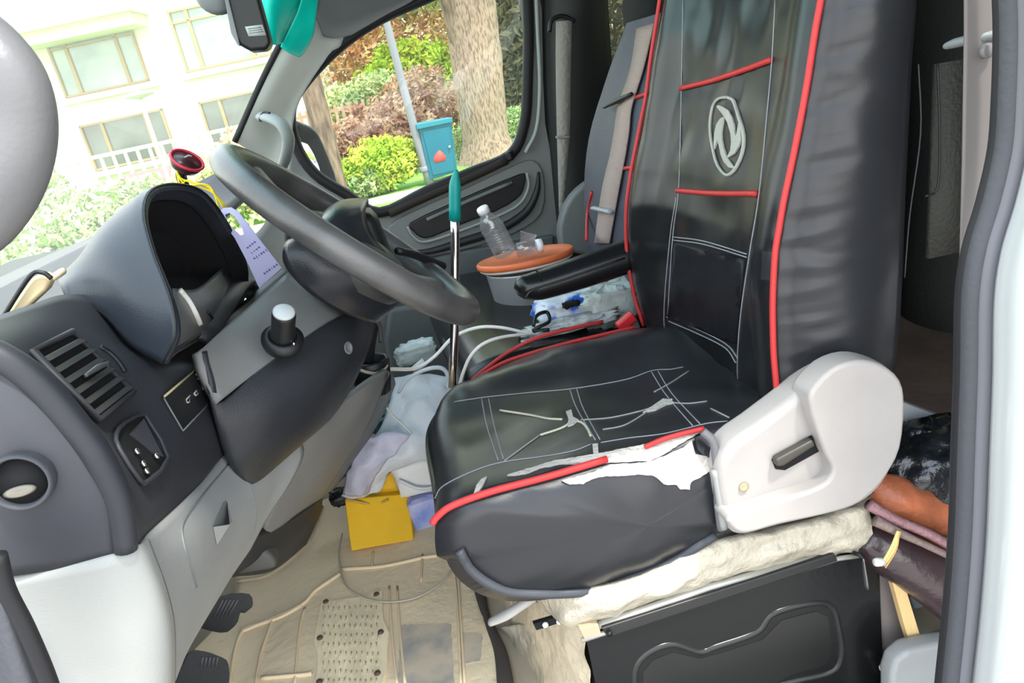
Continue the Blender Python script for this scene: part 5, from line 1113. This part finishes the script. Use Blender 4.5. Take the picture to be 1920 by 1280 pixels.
for i, (px, py, yy, sz, m_, lab) in enumerate([(640, 930, 1.55, (0.05, 0.05, 0.03), blackp, 'small dark wad beside the yellow carton left edge'), (740, 770, 1.66, (0.12, 0.08, 0.1), mat('dark_teal_bag', (0.05, 0.12, 0.12), 0.4, bump=0.4, bscale=30), 'dark teal bag deep in the passenger footwell'),
        (780, 660, 1.75, (0.10, 0.06, 0.05), mat('clear_bag', (0.55, 0.62, 0.60), 0.3, bump=0.5, bscale=40), 'pale crumpled film under the metal rod'), (815, 770, 1.58, (0.12, 0.08, 0.09), bagm, 'white crumpled bag wedged beside the driver cushion')]):
    t = thing('crumpled_bag', P(px, py, yy), lab, 'bag'); crumple('bag_body', P(px, py, yy), sz, m_, t, amp=0.3, seed=20+i)
t = thing('receipt', P(735, 700, 1.6), 'tiny white torn paper scraps near the console', 'paper')
prism('paper', [P(770, 690, 1.66), P(792, 672, 1.66), P(800, 684, 1.65), P(778, 700, 1.65)], (0, 0.004, 0), bpy.data.materials['napkin_white'], t, bevel=0)
# cables
cw = mat('cable_white', (0.80, 0.80, 0.76), 0.4)
tag(tube('cable', [P(700, 696, 1.28), P(735, 692, 1.32), P(780, 690, 1.38), P(815, 668, 1.40), P(850, 632, 1.40), P(895, 614, 1.40), P(940, 614, 1.40), P(990, 625, 1.41), P(1012, 628, 1.42)], 0.0035, cw, None, n=8), 'white cable arching from the cup holder to the passenger bench', 'cable')
tag(tube('cable', [P(862, 722, 1.32), P(868, 700, 1.315), P(882, 668, 1.315), P(905, 645, 1.32), P(940, 632, 1.34), P(985, 627, 1.38), P(1012, 628, 1.42)], 0.0033, cw, None, n=8), 'white cable curving down beside the driver cushion, lower of the two', 'cable')
tag(tube('cable', [P(716, 752, 1.44), P(736, 778, 1.42), P(760, 800, 1.42), P(772, 812, 1.42)], 0.0025, bpy.data.materials['clear_bag'], None, n=6), 'thin clear straw lying across the white bag', 'straw')
# rod with teal grip
rod = thing('metal_rod', P(852, 720, 1.30), 'long steel rod with a teal plastic grip standing in front of the passenger bench', 'rod')
tube('shaft', [P(848, 725, 1.30), P(853, 600, 1.30), P(853, 480, 1.30), P(853, 400, 1.30)], 0.0080, chrome, rod, n=14, k=2)
tube('grip', [P(853, 413, 1.30), P(853, 350, 1.30), P(854, 332, 1.30), P(856, 318, 1.30)], [0.0105, 0.0105, 0.0068, 0.003], teal, rod, n=14, k=3)
# pot with orange tray and bottles
pot = thing('steel_pot', P(985, 550, 1.75), 'brushed steel pot standing on the passenger bench', 'pot')
pc_ = P(985, 485, 1.75); rP = (P(1075, 470, 1.75)-P(900, 485, 1.75)).length/2
lathe('body', pc_-Vector((0, 0, 0.098)), (0, 0, 1), [(0.0, 0), (rP*0.76, 0.0), (rP*0.82, 0.008), (rP*0.88, 0.080), (rP*0.92, 0.086), (rP*0.88, 0.084)], steel, pot, n=44)
ty = thing('orange_tray', pc_, 'round orange plastic lid lying on the steel pot', 'lid')
ty_ax = Vector((0.02, 0.09, 1))
lathe('lid', pc_-Vector((0, 0, 0.008)), ty_ax, [(0.0, 0), (rP*0.95, 0.0), (rP*1.03, 0.004), (rP*1.04, 0.014), (rP*1.0, 0.018), (rP*0.94, 0.012), (0.0, 0.010)], mat('orange_plastic', (0.72, 0.17, 0.06), 0.4), ty, n=48)
lathe('lid_rim', pc_-Vector((0, 0, 0.014)), ty_ax, [(rP*0.94, 0), (rP*0.99, 0.004), (rP*0.97, 0.008)], mat('rim_white', (0.7, 0.66, 0.6), 0.4), ty, n=48)
def clearp(n_, tint): 
    m = glass(n_, tint, 0.17, 0.16, (0.85, 0.88, 0.9)); return m
pet = clearp('clear_bottle_plastic', (0.80, 0.84, 0.88)); capw = mat('cap_white', (0.82, 0.82, 0.85), 0.45)
b0 = P(948, 474, 1.72); ba = (P(905, 392, 1.70)-b0); L = ba.length
bo = thing('water_bottle', b0, 'empty clear water bottle leaning on the orange lid', 'bottle')
bp_ = [(0.0, 0.0), (0.030, 0.0), (0.033, 0.008)]
for i in range(8): h = 0.02+i*0.0075; bp_ += [(0.033, h), (0.0305, h+0.003), (0.033, h+0.006)]
bp_ += [(0.033, 0.088), (0.030, 0.10), (0.020, 0.118), (0.013, 0.126), (0.0125, 0.135)]
s_ = L/0.142
lathe('bottle_body', b0, ba, [(r*s_*0.98, h*s_) for r, h in bp_], pet, bo, n=32)
lathe('cap', b0+ba.normalized()*0.130*s_, ba, [(0.0165*s_, 0), (0.0165*s_, 0.014*s_), (0.015*s_, 0.017*s_), (0.0, 0.017*s_)], capw, bo, n=24)
b1 = P(968, 470, 1.70); a1 = P(1012, 460, 1.70)-b1
bo2 = thing('small_bottle', b1, 'small clear bottle with white cap lying on the orange lid', 'bottle')
lathe('bottle_body', b1, a1, [(0.0, 0), (0.017, 0.002), (0.018, 0.03), (0.014, 0.048), (0.011, 0.052)], pet, bo2, n=20)
lathe('cap', b1+a1.normalized()*0.05, a1, [(0.016, 0), (0.016, 0.014), (0.0, 0.016)], capw, bo2, n=20)
t = thing('plastic_cup', P(990, 462, 1.75), 'crushed clear plastic cup on the orange lid beside the bottles', 'cup')
lathe('cup_body', P(984, 468, 1.76), (0.35, 0.1, 0.7), [(0.014, 0), (0.016, 0.02), (0.021, 0.04), (0.022, 0.042), (0.0205, 0.04), (0.013, 0.002)], pet, t, n=18)
# ================================================================== PASSENGER BENCH
pb = thing('passenger_bench', (0.45, 1.75, 0.0), 'dark passenger bench with red-piped slate seat cover', 'car seat')
slate = mat('slate_cover', (0.055, 0.062, 0.085), 0.55, bump=0.15, bscale=200)
def bsec(z, xf, xr, a, b, k=10):
    L = []
    for i in range(k+1): s = i/k; L.append(Vector((xf+0.02*(abs(2*s-1)**3)+0.01*math.sin(s*9+z*11)*0.3, a+(b-a)*s, z)))
    for i in range(1, 4): L.append(Vector((xf+(xr-xf)*i/4, b+0.01, z)))
    for i in range(k+1): s = i/k; L.append(Vector((xr, b-(b-a)*s, z)))
    for i in range(3, 0, -1): L.append(Vector((xf+(xr-xf)*i/4, a-0.01, z)))
    return L
grid('backrest', [bsec(0.30, 0.50, 0.62, 1.37, 1.80), bsec(0.42, 0.460, 0.60, 1.36, 1.82), bsec(0.57, 0.470, 0.62, 1.35, 1.82), bsec(0.72, 0.50, 0.65, 1.35, 1.78), bsec(0.86, 0.545, 0.68, 1.36, 1.70), bsec(0.95, 0.58, 0.70, 1.38, 1.64)], slate, pb, ku=2, kv=4, closed=True)
grid('bench_cushion', [[P(0, 0, 0.972)*0+Vector(q) for q in r] for r in [
  [(0.52, 1.34, 0.312), (0.52, 1.6, 0.312), (0.52, 1.9, 0.312), (0.52, 2.12, 0.302)],
  [(0.35, 1.335, 0.372), (0.35, 1.6, 0.372), (0.35, 1.9, 0.372), (0.35, 2.13, 0.362)],
  [(0.18, 1.335, 0.392), (0.18, 1.6, 0.392), (0.17, 1.9, 0.392), (0.17, 2.13, 0.382)],
  [(0.09, 1.335, 0.377), (0.085, 1.6, 0.382), (0.08, 1.9, 0.382), (0.08, 2.13, 0.372)],
  [(0.06, 1.335, 0.332), (0.055, 1.6, 0.332), (0.05, 1.9, 0.332), (0.05, 2.13, 0.322)],
  [(0.07, 1.335, 0.252), (0.065, 1.6, 0.252), (0.06, 1.9, 0.252), (0.06, 2.13, 0.242)],
  [(0.12, 1.335, 0.180), (0.12, 1.6, 0.180), (0.12, 1.9, 0.180), (0.12, 2.13, 0.180)]]], leather, pb, ku=6, kv=5, th=0.03)
# near side wall of the bench cushion
prism('cushion_side', [Vector(q) for q in [(0.52, 1.338, 0.312), (0.35, 1.338, 0.372), (0.18, 1.338, 0.392), (0.09, 1.338, 0.377), (0.06, 1.338, 0.332), (0.07, 1.338, 0.252), (0.12, 1.338, 0.180), (0.52, 1.338, 0.180)]], (0, 0.02, 0.000), leather, pb, bevel=0.006)
tube('piping', [P(885, 712, 1.33), P(912, 690, 1.33), P(950, 662, 1.33), P(1000, 636, 1.33), P(1070, 616, 1.34), P(1130, 603, 1.35)], 0.004, redp, pb, n=8)
PBB = bvh(bpy.data.objects['backrest.001'])
tube('piping', [onto(PBB, x, y, 1.6, 0.003) for x, y in [(1100, 450), (1104, 400), (1112, 360)]], 0.004, redp, pb, n=6)
tube('piping', [onto(PBB, x, y, 1.6, 0.003) for x, y in [(1160, 317), (1175, 315), (1192, 313)]], 0.004, redp, pb, n=6)
tube('piping', [onto(PBB, x, y, 1.6, 0.003) for x, y in [(1185, 186), (1200, 181), (1216, 176)]], 0.004, redp, pb, n=6)
tube('bench_base', [Vector((0.3, 1.45, 0.0)), Vector((0.3, 1.45, 0.2))], 0.06, greyd, pb, k=0)
pprism('seat_side_shield', [(1052, 455), (1050, 425), (1062, 385), (1085, 355), (1115, 335), (1140, 330), (1140, 470), (1060, 470)], 2.06, 0.05, mat('shield_grey', (0.19, 0.205, 0.21), 0.5), pb, bevel=0.015, round_=2)
crumple('head_restraint', P(1225, 30, 1.60), (0.10, 0.17, 0.13), matt, pb, amp=0.05, seed=4, sq=0.6)
pbt = thing('seat_belt', P(1140, 400, 1.68), 'taupe belt with a grey slide buckle crossing the passenger backrest', 'seat belt')
bl_ = [((1200, 55), (1232, 45)), ((1188, 130), (1212, 128)), ((1165, 200), (1190, 200)), ((1158, 245), (1185, 245)), ((1150, 290), (1178, 290)), ((1140, 330), (1170, 332)), ((1132, 370), (1162, 374)), ((1120, 455), (1148, 455))]
strap('webbing', [(onto(PBB, *a, 1.6, 0.008), onto(PBB, *b, 1.6, 0.008)) for a, b in bl_], 0, belt, pbt, th=0.003)
tube('slide_buckle', [onto(PBB, x, y, 1.6, 0.014) for x, y in [(1124, 389), (1140, 392), (1158, 396)]], 0.008, mat('buckle_grey', (0.30, 0.33, 0.36), 0.4), pbt, n=8, flat=0.6)
tube('guide_strap', [onto(PBB, x, y, 1.6, 0.016) for x, y in [(1146, 203), (1170, 192), (1198, 178)]], [0.003, 0.006, 0.004], blackp, pbt, n=6)
# red buckle
rb = thing('belt_buckle', P(1180, 600, 1.34), 'bright red belt buckle between the two seats', 'buckle')
pprism('button', [(1158, 610), (1186, 586), (1196, 600), (1172, 620), (1160, 618)], 1.33, 0.02, mat('buckle_red', (0.70, 0.03, 0.04), 0.35), rb, bevel=0.003)
pprism('housing', [(1160, 614), (1196, 598), (1205, 625), (1180, 630)], 1.34, 0.02, greyd, rb, bevel=0.003)
# clutter on the bench
cl = thing('snack_bag', P(1060, 575, 1.5), 'blue and white printed plastic bag on the bench under the armrest', 'bag')
crumple('bag_body', P(1060, 574, 1.50), (0.13, 0.10, 0.05), mat('blue_white_print', (0.70, 0.76, 0.85), 0.35, col2=(0.03, 0.14, 0.62), vscale=16, thr=(0.5, 0.6), bump=0.4, bscale=40), cl, amp=0.3, seed=31)
cl = thing('clear_bag', P(1140, 575, 1.5), 'crumpled clear bag with pale green contents behind the blue and white bag', 'bag')
crumple('bag_body', P(1140, 570, 1.48), (0.15, 0.10, 0.085), mat('frosty_film', (0.50, 0.56, 0.55), 0.25, bump=0.8, bscale=40, var=0.15, vscale=20), cl, amp=0.3, seed=35)
cl = thing('clear_bag', P(1050, 608, 1.42), 'flat transparent bag edge in front of the blue and white bag', 'bag')
crumple('bag_body', P(1070, 606, 1.43), (0.20, 0.06, 0.022), mat('film_grey', (0.42, 0.46, 0.46), 0.25, bump=0.8, bscale=50, var=0.3, vscale=30), cl, amp=0.35, seed=37)
cl = thing('tangled_cable', P(1015, 605, 1.42), 'dark coiled cable beside the white cable ends', 'cable')
tube('coil', [P(1000, 612, 1.42), P(1006, 592, 1.43), P(1025, 585, 1.44), P(1030, 602, 1.42), P(1012, 612, 1.41), P(1000, 620, 1.41), P(1030, 618, 1.4)], 0.004, blackp, cl, n=6)
cl = thing('hair_clip', P(1075, 575, 1.42), 'black clip lying on the blue and white bag', 'clip')
crumple('clip_body', P(1070, 570, 1.43), (0.035, 0.02, 0.012), matt, cl, amp=0.5, seed=61, nu=14, nv=8)
# ================================================================== BEHIND THE DRIVER SEAT
def rslab(*a, **k): return quadslab(*a, **k)
rs = thing('rear_platform', (1.3, 1.5, 0.0), 'brown rear load floor platform behind the seats', 'platform')
quadslab('deck', 0.80, 2.5, 0.95, 2.26, 0.0, 0.17, carp, rs)
quadslab('deck_edge', 0.74, 0.81, 0.95, 2.26, 0.0, 0.19, mat('edge_grey', (0.28, 0.29, 0.29), 0.5), rs)
t = thing('cross_bar', P(1740, 505, 1.7), 'pale grey cross rail low behind the driver backrest', 'rail')
tube('bar', [P(1640, 528, 1.9), P(1700, 518, 1.85), P(1800, 495, 1.8)], 0.024, mat('bar_pale', (0.30, 0.31, 0.28), 0.5), t, n=12)
t = thing('side_rail', P(1740, 790, 0.95), 'pale grey metal strip running behind the hinge cover', 'rail')
prism('strip', [P(1690, 752, 0.93), P(1800, 795, 0.93), P(1800, 825, 0.93), P(1690, 790, 0.93)], (0, 0.03, 0), mat('strip_pale', (0.40, 0.42, 0.43), 0.5), t, bevel=0.003)
t = thing('spare_wheel', P(1800, 540, 1.2), 'black round tyre-like bulge half hidden by the door pillar', 'wheel')
lathe('tyre', P(1815, 545, 1.25), (0.2, -1, 0), [(0.035, -0.03), (0.05, -0.035), (0.062, -0.02), (0.066, 0), (0.062, 0.02), (0.05, 0.035), (0.035, 0.03)], matt, t, n=32, sq=(0.8, 1.15))
t = thing('rear_partition', P(1740, 250, 1.3), 'dark hanging curtain panels behind the driver seat', 'curtain')
cm = mat('curtain_dark', (0.018, 0.020, 0.019), 0.9, bump=0.2, bscale=150); cm2 = mat('mesh_olive', (0.035, 0.036, 0.030), 0.85, bump=0.5, bscale=160)
rows = []
for z in (0.37, 0.6, 0.8, 1.1, 1.43):
    rows.append([Vector((0.86+0.035*math.sin(i*1.9)+0.01*math.sin(z*5+i), 0.80+i*0.10, z)) for i in range(9)])
grid('curtain', rows, cm, t, ku=5, kv=3, th=0.006)
pprism('mesh_panel', [(1758, 120), (1812, 110), (1812, 470), (1742, 485), (1748, 360)], 0.80, 0.008, cm2, t, bevel=0)
tube('hem_cord', [P(1722, 120, 0.82), P(1726, 250, 0.82), P(1706, 400, 0.82), P(1696, 520, 0.82)], 0.0010, rubber, t, n=6)
tube('hem_cord', [P(1758, 120, 0.79), P(1762, 250, 0.79), P(1758, 350, 0.79), P(1735, 368, 0.79)], 0.0014, blackp, t, n=6)
t = thing('black_bag', P(1740, 870, 0.85), 'black plastic bag stuffed behind the pale hinge cover', 'bag')
crumple('bag_body', P(1750, 870, 0.86), (0.17, 0.12, 0.105), mat('black_film', (0.012, 0.014, 0.017), 0.25, bump=0.8, bscale=30, spec=0.8), t, amp=0.35, seed=50, freq=4)
t = thing('orange_bag', P(1720, 940, 0.84), 'folded orange-brown leather bag under the black plastic bag', 'bag')
tube('bag_body', [P(1620, 905, 0.84), P(1670, 925, 0.82), P(1730, 948, 0.82), P(1800, 975, 0.82)], [0.020, 0.031, 0.033, 0.034], mat('copper_leather', (0.42, 0.13, 0.06), 0.35, bump=0.5, bscale=40, var=0.25, vscale=20), t, n=18, flat=0.9)
t = thing('leather_bag', P(1720, 1060, 0.80), 'dark brown glossy leather bag with pink zip tape behind the seat box', 'bag')
lm = mat('oxblood_leather', (0.045, 0.028, 0.030), 0.25, bump=0.2, bscale=60, spec=0.7, var=0.3)
tube('bag_body', [P(1615, 1000, 0.80), P(1660, 1028, 0.79), P(1730, 1065, 0.78), P(1810, 1120, 0.77)], [0.024, 0.036, 0.043, 0.048], lm, t, n=24, flat=1.0)
tube('zip_tape', [P(1628, 945, 0.775), P(1680, 975, 0.765), P(1740, 1000, 0.755), P(1800, 1035, 0.75)], [0.008, 0.007, 0.007], mat('zip_pink', (0.30, 0.16, 0.17), 0.5, bump=0.5, bscale=100), t, n=8)
tube('zip_tape', [P(1640, 975, 0.765), P(1690, 1000, 0.752), P(1750, 1028, 0.745), P(1800, 1052, 0.74)], [0.008, 0.005, 0.005], mat('zip_taupe', (0.22, 0.16, 0.14), 0.5, bump=0.5, bscale=100), t, n=8)
t = thing('yellow_tie', P(1665, 1020, 0.75), 'yellow cord loop tied to the zip of the leather bag', 'cord')
ytm = mat('cord_yellow', (0.72, 0.60, 0.22), 0.6)
for dx in (0, 6): tube('strand', [P(1684+dx*0.4, 995, 0.745), P(1672+dx, 1025, 0.742), P(1652+dx, 1060, 0.745)], 0.0022, ytm, t, n=6)
tube('strand', [P(1686, 995, 0.744), P(1680, 1030, 0.740), P(1660, 1064, 0.742)], 0.0014, mat('cord_orange', (0.55, 0.30, 0.1), 0.6), t, n=6)
lathe('toggle', P(1640, 1054, 0.745), (0.8, 0, -0.2), [(0.005, 0), (0.006, 0.004), (0.005, 0.014)], mat('toggle_white', (0.7, 0.7, 0.68), 0.4), t, n=12)
t = thing('wooden_slat', P(1705, 1200, 0.78), 'upright pale wooden slat between the seat box and the door sill', 'slat')
pprism('slat', [(1672, 1085), (1698, 1100), (1732, 1212), (1712, 1226), (1695, 1170)], 0.77, 0.012, mat('pine', (0.62, 0.44, 0.20), 0.6, bump=0.3, bscale=60, stretch=(1, 1, 0.1), var=0.12), t, bevel=0.001)
t = thing('side_liner', P(1670, 1150, 0.82), 'brown-grey liner sheet right of the black seat box', 'liner')
pprism('sheet', [(1636, 1060), (1672, 1075), (1700, 1160), (1718, 1220), (1700, 1290), (1640, 1300)], 0.80, 0.01, mat('liner_taupe', (0.17, 0.15, 0.14), 0.6, var=0.1), t, bevel=0.002)
t = thing('step_trim', P(1730, 1250, 0.74), 'light grey rounded step trim at the lower right beside the door seal', 'trim panel')
pprism('trim', [(1672, 1400), (1672, 1268), (1680, 1240), (1705, 1220), (1760, 1208), (1830, 1200), (1830, 1400)], 0.74, 0.03, greyl, t, bevel=0.008, round_=0)
pprism('blue_panel', [(1700, 1090), (1800, 1150), (1800, 1215), (1735, 1205), (1725, 1180)], 0.85, 0.02, mat('blue_grey', (0.33, 0.38, 0.44), 0.5), t, bevel=0.004)
t = thing('belt_guide', P(1820, 85, 0.42), 'grey belt guide arm on the near door pillar', 'belt guide')
tube('arm', [P(1776, 86, 0.43), P(1795, 80, 0.42), P(1830, 72, 0.405), P(1868, 66, 0.40)], [0.003, 0.0042, 0.0045, 0.0045], greyd, t, n=10, flat=0.7)
lathe('bolt_cover', P(1851, 95, 0.398), (0, -1, 0), [(0.0042, -0.003), (0.0042, 0.001), (0.0032, 0.0018), (0, 0.0018)], mat('bolt_grey', (0.14, 0.14, 0.135), 0.4), t, n=20)
t = thing('cable_end', P(1660, 1260, 0.78), 'small white plug end low beside the black seat box', 'plug')
tube('plug', [P(1655, 1250, 0.78), P(1665, 1265, 0.78), P(1668, 1285, 0.78)], [0.006, 0.007, 0.004], mat('plug_white', (0.6, 0.52, 0.48), 0.5), t, n=8)
